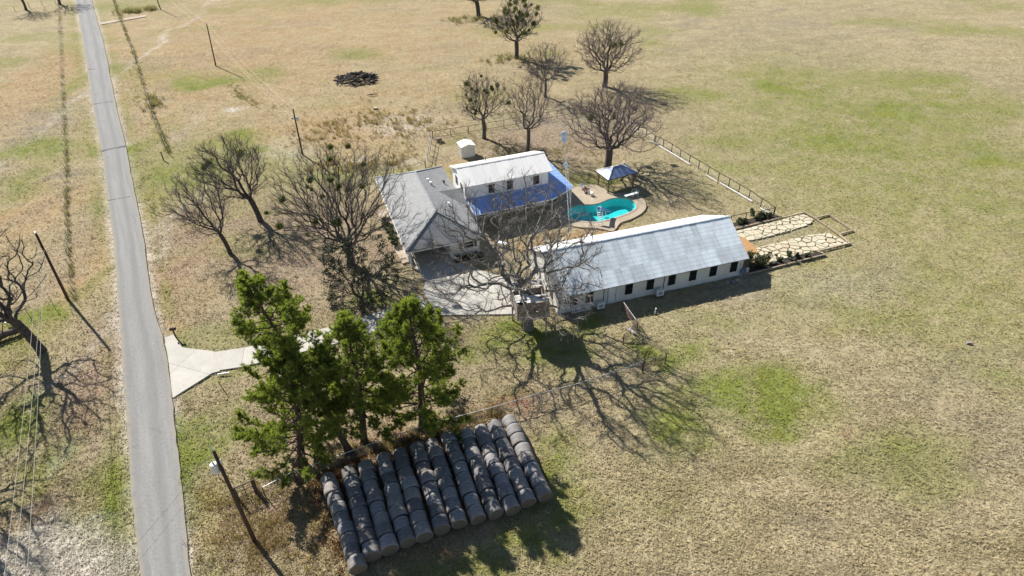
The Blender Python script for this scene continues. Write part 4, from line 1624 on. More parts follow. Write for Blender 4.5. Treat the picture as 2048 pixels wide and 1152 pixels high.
bare_tree('bare tree over the road at the top edge', gb(119, 8), 10, 4.8, 2.5, .35, 260, (1, 0), 24, 'bark', 'twig', twigs=3, tr=.012)
bare_tree('bare tree past the lower left edge, only its branch tips showing', (-47.5, 36.5), 13, 6.5, 3, .5, 460, (0, 0), 25, 'bark', 'twig', twigs=2)
# pines
for lab, b, tpx, H, rad, tr_, sd, st, gp in (
    ('leaning pine with long bare trunk at left of the group', (699, 903), (484, 552), 17.5, 3.6, .28, 31, .44, .08),
    ('big bushy pine nearest the road fence corner', (603, 926), (572, 700), 12.2, 5.6, .34, 32, .10, .0),
    ('middle pine with a straight trunk beside the hay', (729, 885), (690, 634), 13.8, 3.8, .30, 33, .20, .0),
    ('rightmost pine with full bright green crown', (846, 856), (816, 607), 13.8, 5.0, .33, 34, .14, .0),
    ('small pine behind the driveway bend', (577, 702), (570, 600), 6.6, 2.8, .17, 35, .35, .05)):
    bb = gb(*b)
    tp = G(tpx[0], tpx[1], H)[:2]
    pine(lab, bb, tp, H, rad, tr_, sd, st, gapp=gp, dens=1.12)

# magnolia
def magnolia():
    rng = np.random.default_rng(41)
    b = gb(727, 622)
    root = thing('magnolia_tree', 'dark glossy evergreen magnolia on the lawn below the carport', 'tree', (b[0], b[1], 0))
    P, D, par, w_, tip = skeleton(rng, 9.4, 4.3, 1.5, 330, (-.3, .6), .5, low=.9)
    r = np.maximum(.22 * (w_ / w_[1]) ** .45, .012)
    i = np.arange(1, len(P))
    mb = MB()
    th = r[i] > .07
    tubes_np(mb, P[par[1:][th]], P[i[th]], r[i[th]] * 1.1, r[i[th]], 7)
    mb.build('trunk', M_['bark'], root)
    mb = MB()
    th = ~th
    tubes_np(mb, P[par[1:][th]], P[i[th]], r[i[th]] * 1.1, r[i[th]], 4)
    f = np.where((r < .03) & (fbm(P[:, 0] / 1.6 + 9, P[:, 2] / 1.6 + P[:, 1] / 1.9, 5, 2) > .36))[0]
    leaf_cloud(rng, mb, P[f] + D[f] * .15, np.full(len(f), .42), 26, .115, 1, .6)
    mb.build('crown', [M_['bark'], M_['magnolia']], root)


magnolia()

# shrubs in the beds
P7p = lambda x, y: P7([(x, y)])[0]
for i, (x, y, h, r, lab) in enumerate((
    (400, 850, 1.5, .8, 'tall dark shrub against the barn end wall'),
    (470, 900, 1.2, .9, 'dark spreading shrub second from the barn corner'),
    (640, 850, 1.3, .6, 'upright green shrub in the lower mulch bed near the white rock'),
    (560, 910, .8, .6, 'low dark shrub between the barn corner and upright shrub'),
    (790, 830, .7, .4, 'small thin shrub in the middle of the lower bed'),
    (930, 790, 1.1, .4, 'slim green shrub by the middle rock in the lower bed'),
    (1040, 775, .6, .4, 'small shrub right of the middle rock'),
    (415, 230, 1.3, .45, 'upright yellow green shrub along the black yard fence'),
    (490, 270, .9, .45, 'dark shrub right of the upright shrub by yard fence'),
    (540, 235, .8, .4, 'pale green shrub by the yard fence'),
    (250, 320, .7, .5, 'low dark shrub by the fence nearest the barn roof'),
    (320, 310, .6, .5, 'second low dark shrub by the fence from the barn'),
    (600, 240, .6, .5, 'low dark shrub under the fence near its corner'),
    (660, 225, .6, .45, 'last low dark shrub by the yard fence corner'),
    (1170, 770, .35, .35, 'tiny pinkish shrub in the end of the lower bed'))):
    p = P7p(x, y)
    shrub(lab, p, h, r, 100 + i, group='shrubs in the patio beds')
for i, (x, y, lab) in enumerate(((720, 850, 'white rock beside the upright shrub in the lower bed'), (985, 800, 'white rock in the middle of the lower bed'))):
    p = P7p(x, y)
    rr = np.random.default_rng(i)
    bm = bmesh.new()
    bmesh.ops.create_icosphere(bm, subdivisions=2, radius=.32)
    for v in bm.verts:
        v.co *= .8 + .35 * rr.random()
        v.co.z *= .55
    me = bpy.data.meshes.new('rock'); bm.to_mesh(me); bm.free()
    me.materials.append(M_['limestone'])
    o = bpy.data.objects.new('rock', me); COL.objects.link(o); o.location = (p[0], p[1], .1)
    tag(o, lab, 'rock', 'rocks in the patio bed')
# hedge along the west wall of the ranch house
for i in range(6):
    p = local(SO, SAZ, -.35, 5.6 + i * 1.15)
    shrub(f'{ORD[i]} clipped shrub from the carport along the west house wall', p, 1.1, .62, 140 + i, group='shrubs along the west house wall', n=90)
for i, (s_, lab) in enumerate(((6.0, 'dark shrub at the carport end of the front bed'), (6.9, 'low shrub in the front bed left of the window'), (7.8, 'low shrub under the shuttered window'), (8.7, 'low shrub at the right end of the front bed'))):
    p = local(SO, SAZ, s_, -.25)
    shrub(lab, p, .9 if i == 0 else .6, .45, 160 + i, 'magnolia', 'shrubs in the front bed')
fb = thing('front_bed', 'narrow mulch bed along the front wall of the ranch house', 'garden bed', (SO[0], SO[1], 0), SAZ)
m = MB(); m.box(5.5, 9.3, -.75, .43, -.2, .06); m.build('mulch', M_['mulch'], fb)
m = MB(); m.bar((5.45, -.8, .06), (9.3, -.8, .06), .1, .14); m.build('edging', M_['timber'], fb)

# ------------------------------------------------------------------ scrub, weeds
def scrub(name, pts, n, h, mat, label, spread, seed, kind='weeds', wide=.05):
    rng = np.random.default_rng(seed)
    P = []
    for a, b in zip(pts[:-1], pts[1:]):
        a, b = G(*a)[:2], G(*b)[:2]
        t = rng.random(n)[:, None]
        P.append(a * (1 - t) + b * t + rng.normal(size=(n, 2)) * spread)
    P = np.concatenate(P)
    cl = fbm(P[:, 0] / 1.5, P[:, 1] / 1.5, seed)
    P = P[rng.random(len(P)) < np.clip((cl - .35) * 5, .05, 1)]
    k = 9
    c = np.repeat(np.c_[P, np.full(len(P), -.1)], k, 0)
    c[:, :2] += rng.normal(size=(len(c), 2)) * .14
    d = rng.normal(size=(len(c), 3)) * .5
    d[:, 2] = 1
    d /= np.linalg.norm(d, axis=1)[:, None]
    ln = np.repeat(h * (.4 + .9 * rng.random(len(P))), k) * (.6 + .6 * rng.random(len(c)))
    s = np.cross(d, rng.normal(size=d.shape))
    s /= np.linalg.norm(s, axis=1)[:, None]
    V = np.stack([c - s * wide * .6, c + s * wide * .6, c + d * ln[:, None] + s * wide * .4, c + d * ln[:, None] - s * wide * .4], 1).reshape(-1, 3)
    mb = MB()
    mb.add(V, np.arange(len(V)).reshape(-1, 4))
    tag(mb.build(name, M_[mat], None), label, kind, kind='stuff')


scrub('scrub', [(600, 280), (700, 250), (800, 240), (850, 262)], 300, .5, 'scrub', 'reddish brown dead scrub beyond the yard fence', 3.2, 51, 'scrub')
scrub('scrub', [(640, 330), (740, 330), (820, 318)], 200, .5, 'scrub', 'sparse dead scrub between power pole and fence', 1.6, 52, 'scrub')
scrub('roadside_brush', [(228, 0), (242, 40), (265, 100), (285, 164), (303, 222), (322, 268), (338, 305)], 75, .5, 'weed', 'dark brush tangled along the fence right of the road', .2, 53, 'brush', .045)
scrub('roadside_brush', [(296, 190), (312, 215)], 110, .8, 'weed', 'thicker brush clump beside the fence right of the road', .9, 54, 'brush', .045)
scrub('roadside_brush', [(235, 25), (270, 22), (310, 18)], 160, .9, 'weed', 'grey brush row beyond the field track', .9, 61, 'brush', .045)
scrub('fence_weeds', [(118, 0), (124, 150), (128, 240), (133, 330), (132, 400), (136, 478), (140, 556), (150, 600)], 70, .42, 'weed', 'grey dead weeds along the fence left of the road', .16, 55, 'weeds', .04)
scrub('ditch_weeds', [(460, 165), (480, 190), (510, 208), (545, 216)], 60, .25, 'weed', 'brown weeds along a little ditch in the pasture', .5, 56, 'weeds')
scrub('fence_weeds', [(640, 925), (760, 890), (860, 862), (950, 835), (1000, 815)], 150, .5, 'scrub', 'reddish dead weeds under the pipe fence behind the hay', .5, 57, 'weeds', .04)
scrub('dry_grass', [(470, 985), (520, 1080), (560, 1140)], 700, .32, 'scrub', 'tall pinkish dry grass beside the hay rows', 2.3, 58, 'grass', .03)
scrub('undergrowth', [(960, 285), (1050, 305), (1120, 300), (1200, 330)], 200, .35, 'weed', 'thin grey undergrowth below the trees behind the house', 2.2, 59, 'undergrowth', .03)
scrub('undergrowth', [(985, 118), (1040, 118)], 160, .6, 'weed', 'grey brush at the foot of the mistletoe tree', 1.6, 60, 'brush', .05)
scrub('undergrowth', [(905, 40), (955, 36)], 160, .8, 'weed', 'brush beside the tree at the top edge', 1.6, 62, 'brush', .05)
scrub('roadside_gravel_weeds', [(262, 120), (285, 300), (305, 420), (330, 600)], 90, .2, 'weed', 'sparse grey weeds on the road shoulder', .5, 63, 'weeds', .04)

M_['rust'] = leaf_mat('rusty_litter', (0.20, 0.09, 0.05), (0.27, 0.14, 0.08), (0.34, 0.2, 0.13), .2, .5, .95)
scrub('loose_hay', [(640, 962), (760, 915), (880, 882), (1000, 850)], 260, .2, 'rust', 'rusty loose hay and needles behind the bale rows', .55, 64, 'hay', .05)
scrub('loose_hay', [(632, 960), (670, 1060), (690, 1140)], 160, .2, 'rust', 'loose hay along the leftmost bale row', .5, 65, 'hay', .05)
scrub('loose_hay', [(650, 985), (800, 950), (950, 905)], 220, .3, 'rust', 'brown hay caught in the gaps between the back bales', .9, 66, 'hay', .05)
make_tufts()
# ------------------------------------------------------------------ treehouse
TH_Z0, TH_Z1 = 2.85, 4.65
fl, fr_ = G(1035.6, 639, TH_Z0)[:2], G(1098, 630, TH_Z0)[:2]
TAZ = math.atan2(fr_[1] - fl[1], fr_[0] - fl[0])
TW = float(np.linalg.norm(fr_ - fl))
TD = 3.7
th = thing('treehouse', 'weathered wooden treehouse box with broken white roof boards', 'treehouse', (fl[0], fl[1], 0), TAZ)
rr = random.Random(4)
MB().box(-.1, TW + .1, -.1, TD + .1, TH_Z0 - .16, TH_Z0).build('floor', M_['treewood'], th)
nb = 11
hz = (TH_Z1 - TH_Z0) / nb
for i in range(nb):
    z0, z1 = TH_Z0 + .003 + i * hz, TH_Z0 + (i + 1) * hz - .015
    segs = [(0, TW)]
    if 4 <= i <= 8:
        segs = [(0, TW * .48), (TW * .68, TW)]
    for a, b in segs:
        MB().box(a, b, -.035 - .012 * rr.random(), -.002, z0, z1).build('board', M_['treewood'], th)
    MB().box(-.035 - .01 * rr.random(), -.002, .0, TD, z0, z1).build('board', M_['greywood'], th)
    MB().box(TW + .002, TW + .035, .0, TD, z0, z1).build('board', M_['treewood'], th)
    if i < 5:
        MB().box(0, TW, TD + .002, TD + .035, z0, z1).build('board', M_['greywood'], th)
m = MB()
for s_, t_ in ((.06, .06), (TW - .06, .06), (.06, TD - .06), (TW - .06, TD - .06), (TW / 2, .06)):
    m.box(s_ - .05, s_ + .05, t_ - .05, t_ + .05, TH_Z0, TH_Z1 + .02)
m.build('frame', M_['treewood'], th)
for i in range(12):
    t = .02 + i * (TD / 12)
    if i in (5, 6) or (i == 9):
        continue
    a = rr.choice([0, 0, .0, TW * .35]); b = rr.choice([TW, TW, TW, TW * .7])
    if 4 <= i <= 8:
        a, b = ((0, TW * .38) if rr.random() < .5 else (TW * .66, TW))
    o = MB().box(a - .12, b + .1, t, t + TD / 12 - .03 - .05 * rr.random(), TH_Z1 + .04, TH_Z1 + .075).build('roof_board', M_['whitewood'], th)
    o.rotation_euler = ((rr.random() - .5) * .03, (rr.random() - .5) * .04, (rr.random() - .5) * .03)
for s_, t_ in ((.15, TD - .2), (TW - .2, TD - .2), (TW - .2, .3)):
    MB().box(s_ - .07, s_ + .07, t_ - .07, t_ + .07, -.2, TH_Z0 - .16).build('post', M_['greywood'], th)
for k, (a, b) in enumerate((((.1, .2, 2.68), (1.4, 1.2, 1.5)), ((TW - .1, .2, 2.68), (1.9, 1.2, 1.5)))):
    MB().bar(a, b, .1, .1).build('brace', M_['treewood'], th)
# stair and gate pieces behind the treehouse at the barn end
wg = thing('picket_gate', 'white wooden gate frame standing at the barn end wall', 'gate', BW(-.35, 3.2), BAZ + PI / 2)
for x in (0, 1.5, 3.0):
    MB().box(x - .05, x + .05, -.05, .05, -.1, 1.6).build('post', M_['whitewood'], wg)
for z in (.3, .9, 1.5):
    MB().bar((0, 0, z), (3, 0, z), .04, .09).build('rail', M_['whitewood'], wg)
for i, (x, y, lab) in enumerate(((1095, 482, 'pale flat stepping stone in the orange grass left of the barn ridge'), (1121, 479, 'pale flat stepping stone in the orange grass by the mast'))):
    p = gb(x, y)
    o = MB().slab([(p[0] - .5, p[1] - .2), (p[0] + .1, p[1] - .4), (p[0] + .55, p[1]), (p[0] + .2, p[1] + .4), (p[0] - .4, p[1] + .3)], -.1, .09).build('stepping_stone', M_['limestone'])
    tag(o, lab, 'stone', 'stepping stones by the mast')
p = gb(1006, 492)
bn = thing('stone_bench', 'white stone slab bench by the house corner', 'bench', (p[0], p[1], 0), math.radians(-25))
MB().box(-.8, .8, -.25, .25, .38, .48).build('seat', M_['white'], bn)
for x in (-.55, .55):
    MB().box(x - .1, x + .1, -.2, .2, -.1, .38).build('leg', M_['white'], bn)

# ------------------------------------------------------------------ hay bales
bprof = MB()
R_, L_ = .665, 1.0
k = 26
rg = np.random.default_rng(3)
xs = [-.5, -.485, -.44, -.2, 0, .2, .44, .485, .5]
rsx = [.86, .955, 1.0, .99, 1.005, .985, 1.0, .955, .86]
V = []
for x, rf in zip(xs, rsx):
    for j in range(k):
        a = 2 * PI * j / k
        rr_ = R_ * rf * (1 + .012 * math.sin(3 * a + x * 4) + .010 * rg.normal())
        z_ = max(math.sin(a) * rr_, -R_ * .90)
        V.append((x * L_, math.cos(a) * rr_, z_))
Fs = [(i * k + j, i * k + (j + 1) % k, (i + 1) * k + (j + 1) % k, (i + 1) * k + j)[::-1] for i in range(len(xs) - 1) for j in range(k)]
bprof.add(V, Fs)
bale_src = bprof.build('body', M_['bale'], smooth=True)
bm_ends = []
for sg in (-1, 1):
    ends = MB()
    V = [(sg * .515, 0, 0)]
    for q, rf in enumerate((.35, .86)):
        for j in range(k):
            a = 2 * PI * j / k
            V.append((sg * (.515 - .007 * (q + 1)), math.cos(a) * R_ * rf, max(math.sin(a) * R_ * rf, -R_ * .9)))
    Fs = [(0, 1 + j, 1 + (j + 1) % k) for j in range(k)] + [(1 + j, 1 + k + j, 1 + k + (j + 1) % k, 1 + (j + 1) % k) for j in range(k)]
    ends.add(V, Fs if sg > 0 else [f[::-1] for f in Fs])
    e_ = ends.build('end_face', M_['baleend'], smooth=True)
    bm_ends.append(e_.data)
    bpy.data.objects.remove(e_)
bm_body = bale_src.data
bpy.data.objects.remove(bale_src)
FR = [(365, 1110), (450, 1030), (555, 990), (665, 950), (770, 910), (885, 865), (990, 830), (1105, 800), (1215, 770), (1320, 745), (1420, 700), (1520, 665)]
BK = [(175, 545), (300, 500), (405, 465), (515, 420), (620, 390), (730, 355), (820, 330), (925, 290), (1025, 270), (1120, 245), (1205, 215), (1300, 185)]
CNT = [9, 8, 8, 8, 8, 8, 8, 8, 8, 8, 8, 8]
rb_ = random.Random(9)
fp, bk_ = [], []
for c_, (f_, b_) in enumerate(zip(FR, BK)):
    fp.append(G(600 + f_[0] / 3.097, 780 + f_[1] / 3.097, .72)[:2])
    bk_.append(G(600 + b_[0] / 3.097, 780 + b_[1] / 3.097, .85)[:2])
for c_ in range(12):
    f_, b_ = fp[c_], bk_[c_]
    d = nrm(f_ - b_)
    a0 = math.atan2(d[1], d[0])
    n = CNT[c_]
    LEN = np.linalg.norm(f_ - b_) / (n - .35)
    for i in range(n):
        p = b_ + d * (LEN * (i + .12))
        wh = 'nearest the fence' if i == 0 else (f'{ORD[i]} from the fence' if i < n - 1 else 'at the open front end')
        col_ = 'the leftmost row' if c_ == 0 else ('the rightmost row' if c_ == 11 else f'the {ORD[c_]} row from the left')
        t = thing('hay_bale', f'grey hay bale {wh} in {col_}', 'hay bale', (p[0] + rb_.uniform(-.05, .05), p[1] + rb_.uniform(-.05, .05), R_ * .86 + rb_.uniform(-.03, .03)), a0 + rb_.uniform(-.10, .10), 'round hay bales stacked in rows')
        sc = rb_.uniform(.92, 1.05)
        roll = rb_.uniform(-.15, .15)
        sq = rb_.uniform(.93, 1.03)
        o = share('body', bm_body, t, (0, 0, 0), (roll, 0, 0)); o.scale = (LEN * .955, sc, sc * sq)
        for me_ in bm_ends:
            o = share('end_face', me_, t, (0, 0, 0), (roll, 0, 0)); o.scale = (LEN * .955, sc, sc * sq)

# ------------------------------------------------------------------ poles and wires
def upole(label, b, h, r, lean=(0, 0), extras=(), grp='utility poles'):
    t = thing('utility_pole', label, 'pole', (b[0], b[1], 0), 0, grp)
    MB().tube([(0, 0, -.3), (lean[0] * .5, lean[1] * .5, h / 2), (lean[0], lean[1], h)], [r, r * .85, r * .7], 10).build('shaft', M_['pole'], t, smooth=True)
    return t


pA, pB, pC, pD, pE = gb(135, 597), gb(605, 308), gb(431.5, 131), gb(509, 1080.6), gb(321, 18)
tA = np.array([*G(72, 468, 9.1)[:2], 9.1]); tB = np.array([*G(586, 218, 7.9)[:2], 7.9]); tC = np.array([*G(413, 47, 8.3)[:2], 8.3]); tD = np.array([*G(427, 902, 10.6)[:2], 10.6])
tE = np.array([pE[0] - .4, pE[1], 8.3])
poles = {}
for nm, b, tp, r, lab in (('A', pA, tA, .17, 'tall dark utility pole on the verge left of the road'), ('B', pB, tB, .13, 'service pole with transformer between pasture and yard'), ('C', pC, tC, .13, 'utility pole alone in the far left pasture'), ('D', pD, tD, .17, 'near utility pole with white transformer by the pipe gate'), ('E', pE, tE, .13, 'farthest utility pole at the top edge')):
    poles[nm] = upole(lab, b, tp[2], r, (tp[0] - b[0], tp[1] - b[1]))


def transformer(par, x, y, z, rr_=.24, h=.65):
    m = MB(); m.tube([(x, y, z), (x, y, z + h), (x, y, z + h + .05)], [rr_, rr_, rr_ * .8], 14)
    t = m.build('transformer', M_['white'], par, smooth=False)
    m = MB(); m.tube([(x, y, z + h + .04), (x, y, z + h + .22)], .05, 8); m.build('bushing', M_['trimdark'], t)
    m = MB(); m.bar((x, y, z + h * .7), (0 if abs(x) > .3 else x, y, z + h * .7), .08, .1); m.build('bracket', M_['steelpipe'], t)


dl = (tD - np.array([*pD, 0]))
f = .84
transformer(poles['D'], dl[0] * f - .42, dl[1] * f, 10.6 * f - .5, .26, .8)
m = MB(); z = 10.6 * .8
m.tube([(dl[0] * .8 - .4, dl[1] * .8, 10.6 * .8 - .3), (dl[0] * .77 - .45, dl[1] * .77, 10.6 * .73), (dl[0] * .7 - .2, dl[1] * .7, 10.6 * .68), (dl[0] * .66, dl[1] * .66, 10.6 * .67)], .03, 6)
m.build('drip_loop', M_['trimdark'], poles['D'])
m = MB(); m.tube([(dl[0], dl[1], 10.55), (dl[0] - .28, dl[1] + .1, 11.05)], [.05, .03], 8); m.build('insulator', M_['alu'], poles['D'])
m = MB(); m.tube([(dl[0] * .88 + .16, dl[1] * .88, 9.3), (dl[0] * .88 + .16, dl[1] * .88, 9.7)], .06, 8); m.build('insulator', M_['white'], poles['D'])
dB = tB - np.array([*pB, 0])
transformer(poles['B'], dB[0] * .85 + .35, dB[1] * .85, 6.0, .2, .6)
m = MB(); m.tube([(dB[0] * .8 - .1, dB[1] * .8, 6.2), (dB[0] * .8 - .5, dB[1] * .8, 6.3)], .05, 8); m.build('insulator', M_['trimdark'], poles['B'])
for q in ('A', 'C', 'E'):
    tp = {'A': tA, 'C': tC, 'E': tE}[q]; b = {'A': pA, 'C': pC, 'E': pE}[q]
    l_ = (tp[0] - b[0], tp[1] - b[1])
    m = MB(); m.tube([(l_[0], l_[1], tp[2] - .05), (l_[0], l_[1], tp[2] + .25)], .05, 8); m.build('insulator', M_['alu'], poles[q])


def cable(label, a, b, sag, r=.014, grp='overhead cables'):
    a, b = np.array(a, float), np.array(b, float)
    t = np.linspace(0, 1, 22)
    P = a[None] * (1 - t)[:, None] + b[None] * t[:, None]
    P[:, 2] -= sag * 4 * t * (1 - t)
    o = MB().tube(P, r, 4).build('cable', M_['cable'])
    tag(o, label, 'cable', grp)


cable('uppermost power line from far pole to transformer pole', tC + (0, 0, .2), tB + (0, 0, .1), .8)
cable('middle power line from far pole to transformer pole', tC + (0, 0, -1.4), tB + (0, 0, -1.0), .9)
cable('lowest power line from far pole to transformer pole', tC + (0, 0, -2.0), tB + (0, 0, -1.7), 1.0)
cable('upper power line between the two farthest poles', tE + (0, 0, .2), tC + (0, 0, .2), .7)
cable('lower power line between the two farthest poles', tE + (0, 0, -1.2), tC + (0, 0, -1.4), .8)
out = [np.array([-42.5, 18, 9.6]), np.array([-43.6, 18, 8.8]), np.array([-41.3, 18, 8.4])]
eA = [G(2, 1152, 9.), G(22, 1152, 9.), G(48, 1152, 9.)]
sA = [G(79, 488, 8.4), G(87, 509, 7.6), G(88, 500, 8.0)]
for i, lab in enumerate(('leftmost of three overhead lines running down the left edge', 'middle of three overhead lines running down the left edge', 'rightmost of three overhead lines running down the left edge')):
    d = eA[i] - sA[i]
    cable(lab, sA[i], sA[i] + d * 1.3, .5)
for i, (x0, y0, lab) in enumerate(((209, 1152, 'upper service line crossing the road to the near pole'), (246, 1152, 'lower service line crossing the road to the near pole'))):
    e_ = G(x0, y0, 8.6)
    s0 = tD + (0, 0, -.1 - i * .9)
    cable(lab, s0, s0 + (e_ - s0) * 1.4, .25)

# ------------------------------------------------------------------ antenna mast
mb_, mt_ = G(1142, 472), G(1127.5, 268, 13.6)
mast = thing('antenna_mast', 'slender aluminium lattice mast with round dish antennas', 'mast', (mb_[0], mb_[1], 0))
ax = mt_ - mb_
legs = [(.30 * math.cos(a), .30 * math.sin(a)) for a in (PI / 2 + .4, PI / 2 + .4 + 2 * PI / 3, PI / 2 + .4 + 4 * PI / 3)]
def mp(q, t):
    w_ = 1 - .82 * t
    return np.array([ax[0] * t + legs[q][0] * w_, ax[1] * t + legs[q][1] * w_, 13.6 * t])
for q in range(3):
    MB().tube([mp(q, t) for t in (0, .3, .6, .88)], .018, 5).build('leg', M_['alu'], mast)
m = MB()
for i in range(30):
    t0, t1 = i / 30 * .88, (i + 1) / 30 * .88
    for q in range(3):
        m.tube([mp(q, t0), mp((q + 1) % 3, t1)], .006, 3, cap=False)
m.build('lattice', M_['alu'], mast)
MB().tube([ax * .86, ax * 1.03], .025, 6).build('top_tube', M_['alu'], mast)
def dish(t, r):
    c = ax * t + np.array([0, -.14, 0])
    V = []
    dirn = nrm((-.05, -1, .15)); sd = nrm(np.cross(dirn, (0, 0, 1))); u = np.cross(sd, dirn)
    k = 18
    rings = [(0.0, -.08), (.5, -.06), (.85, -.015), (1, .02), (1, .12), (.0, .14)]
    V = []
    for rf, dp in rings:
        for j in range(k):
            a = 2 * PI * j / k
            V.append(c + (sd * math.cos(a) + u * math.sin(a)) * r * max(rf, .02) + dirn * dp)
    m = MB(); m.add(V, [(i * k + j, (i + 1) * k + j, (i + 1) * k + (j + 1) % k, i * k + (j + 1) % k) for i in range(5) for j in range(k)])
    dsh = m.build('dish', M_['dish'], mast, smooth=False)
    m = MB(); m.tube([c + dirn * .135, c + dirn * .2], [r * .35, r * .3], 12); m.build('cover', M_['alu'], dsh)
dish(1.0, .36); dish(.955, .36); dish(.72, .30)

# ------------------------------------------------------------------ fences
def fence(label, pts, spacing, ph, pr_, rails, wires, mat_p, mat_r, name='fence', rail_r=.03, box=False, jitter=0.0, wire_r=.006, cat='fence', lean=0.0):
    P = [np.array([p[0], p[1]]) for p in pts]
    root = thing(name, label, cat, (P[0][0], P[0][1], 0))
    O = P[0]
    posts = []
    for a, b in zip(P[:-1], P[1:]):
        L = np.linalg.norm(b - a)
        k = max(1, int(round(L / spacing)))
        for i in range(k):
            posts.append(a + (b - a) * i / k)
    posts.append(P[-1])
    rn = random.Random(len(posts))
    tops = []
    for p in posts:
        q = p - O
        lx, ly = rn.uniform(-lean, lean), rn.uniform(-lean, lean)
        h = ph * (1 + rn.uniform(-.06, .06) * (jitter > 0))
        m = MB()
        if box:
            m.box(q[0] - pr_, q[0] + pr_, q[1] - pr_, q[1] + pr_, -.25, h)
        else:
            m.tube([(q[0], q[1], -.25), (q[0] + lx, q[1] + ly, h)], [pr_, pr_ * .9], 7)
        m.build('post', mat_p, root)
    for z in rails:
        for a, b in zip(posts[:-1], posts[1:]):
            a_, b_ = a - O, b - O
            MB().tube([(*a_, z), (*b_, z)], rail_r, 6).build('rail', mat_r, root)
    if wires:
        m = MB()
        for z in wires:
            for a, b in zip(posts[:-1], posts[1:]):
                a_, b_ = a - O, b - O
                m.tube([(*a_, z), (*((a_ + b_) / 2), z - .015), (*b_, z)], wire_r, 3, cap=False)
        m.build('wire', M_['wire'], root)
    return root


lf = [gb(x, y) for x, y in ((118, -10), (124, 150), (128, 240), (133, 330), (132, 400), (136, 478), (140, 556), (150, 600))]
fence('wire fence with thin grey posts along the left verge', lf, 2.7, 1.25, .035, [], (.3, .6, .9, 1.15), M_['greywood'], M_['wire'], jitter=1, lean=.06)
fence('wire fence running off left from the verge fence corner', [gb(150, 600), gb(110, 617), gb(60, 634), gb(0, 662), gb(-60, 690)], 3.2, 1.2, .035, [], (.3, .6, .9, 1.1), M_['greywood'], M_['wire'], jitter=1, lean=.06)
fence('old post fence overgrown with brush right of the road', [gb(x, y) for x, y in ((226, 0), (241, 40), (265, 100), (285, 164), (303, 222), (321, 268), (338, 308))], 2.9, 1.3, .06, [], (.3, .6, .9, 1.15), M_['rustpipe'], M_['wire'], jitter=1, lean=.12)
fence('short side fence at the top left corner', [gb(x, y) for x, y in ((0, 30), (60, 16), (112, 8))], 4, 1.3, .05, [], (.4, .8, 1.2), M_['rustpipe'], M_['wire'], jitter=1)
t = thing('fence_post', 'lone dark post left standing by the verge', 'post', (*gb(327, 320), 0))
MB().tube([(0, 0, -.2), (-.1, .2, 1.3)], .09, 7).build('shaft', M_['rustpipe'], t)
# pasture pipe fence behind the hay
gA = [gb(x, y) for x, y in ((531, 993), (592, 961), (640, 944), (747, 905), (860, 866), (984, 833), (1066, 808), (1150, 786), (1232, 759), (1284, 741))]
pf = fence('pale top rail pipe fence between pines and hay bales', gA, 3.0, 1.2, .05, (1.16,), (.2, .4, .6, .85), M_['rustpipe'], M_['palepipe'], 'pipe_fence', .045, wire_r=.011)
def pipe_panel(label, a, b, h, n, mats, cat='gate', name='pipe_gate', r=.028, top=None):
    a, b = np.array(a), np.array(b)
    t = thing(name, label, cat, (a[0], a[1], 0))
    e = b - a
    for i in range(n):
        z = .22 + i * (h - .22) / (n - 1)
        MB().tube([(0, 0, z), (e[0], e[1], z)], r * (1.25 if i == n - 1 else 1), 6).build('rail', top if (top and i == n - 1) else mats, t)
    for k_ in (0, .5, 1):
        MB().tube([(e[0] * k_, e[1] * k_, .18 if k_ == .5 else -.2), (e[0] * k_, e[1] * k_, h + (.0 if k_ == .5 else .12))], .03 if k_ == .5 else max(.06, r * 1.8), 7).build('upright' if k_ == .5 else 'post', mats if k_ == .5 else M_['rustpipe'], t)
    return t
pipe_panel('pale pipe gate at the right end of the pasture fence', gb(1286, 742), gb(1330, 727), 1.3, 6, M_['rustpipe'], top=M_['steelpipe'])
pipe_panel('rusty two rail brace at the left end of the pasture fence', gb(477, 999), gb(511, 984), 1.45, 3, M_['rustpipe'], 'fence', 'fence_brace', r=.05)
t = thing('fence_brace', 'angled pipe brace beside the left fence corner', 'fence', (*gb(509, 982), 0))
MB().tube([(0, 0, 1.2), (1.3, -1.0, -.1)], .065, 7).build('strut', M_['rustpipe'], t)
MB().tube([(0.15, .1, -.2), (.15, .1, 1.4)], .09, 7).build('post', M_['rustpipe'], t)
t = thing('fence_brace', 'pipe H brace in the pasture fence below the big pine', 'fence', (*gb(592, 958), 0))
MB().tube([(0, 0, -.2), (0, 0, 1.25)], .07, 7).build('post', M_['rustpipe'], t)
MB().tube([(0.1, 0, 1.15), (1.2, -.75, -.1)], .045, 7).build('strut', M_['rustpipe'], t)
pipe_panel('pale pipe panel running out from the barn door', gb(1244, 620), gb(1273.5, 662), 1.2, 6, M_['rustpipe'], 'fence', 'corral_fence', top=M_['whitewood'])
pipe_panel('dark pipe panel turning back towards the treehouse', gb(1273.5, 662.5), gb(1246, 688), 1.2, 6, M_['rustpipe'], 'fence', 'corral_fence')
t = thing('feed_trough', 'white feed trough on the ground inside the pipe panels', 'trough', (*gb(1262, 662), 0), math.radians(120))
for (x0, x1, y0, y1, z0, z1) in ((-.5, .5, -.12, .12, -.05, .04), (-.5, .5, -.14, -.12, 0, .16), (-.5, .5, .12, .14, 0, .16), (-.52, -.5, -.12, .12, 0, .16), (.5, .52, -.12, .12, 0, .16)):
    MB().box(x0, x1, y0, y1, z0, z1).build('side', M_['white'], t)
t = thing('marker_post', 'short white marker post in the grass below the barn', 'post', (*gb(1310, 626), 0))
MB().tube([(0, 0, -.1), (.03, 0, .6)], .06, 8).build('pipe', M_['white'], t)
MB().tube([(.03, 0, .6), (.03, 0, .64)], .08, 8).build('cap', M_['white'], t)
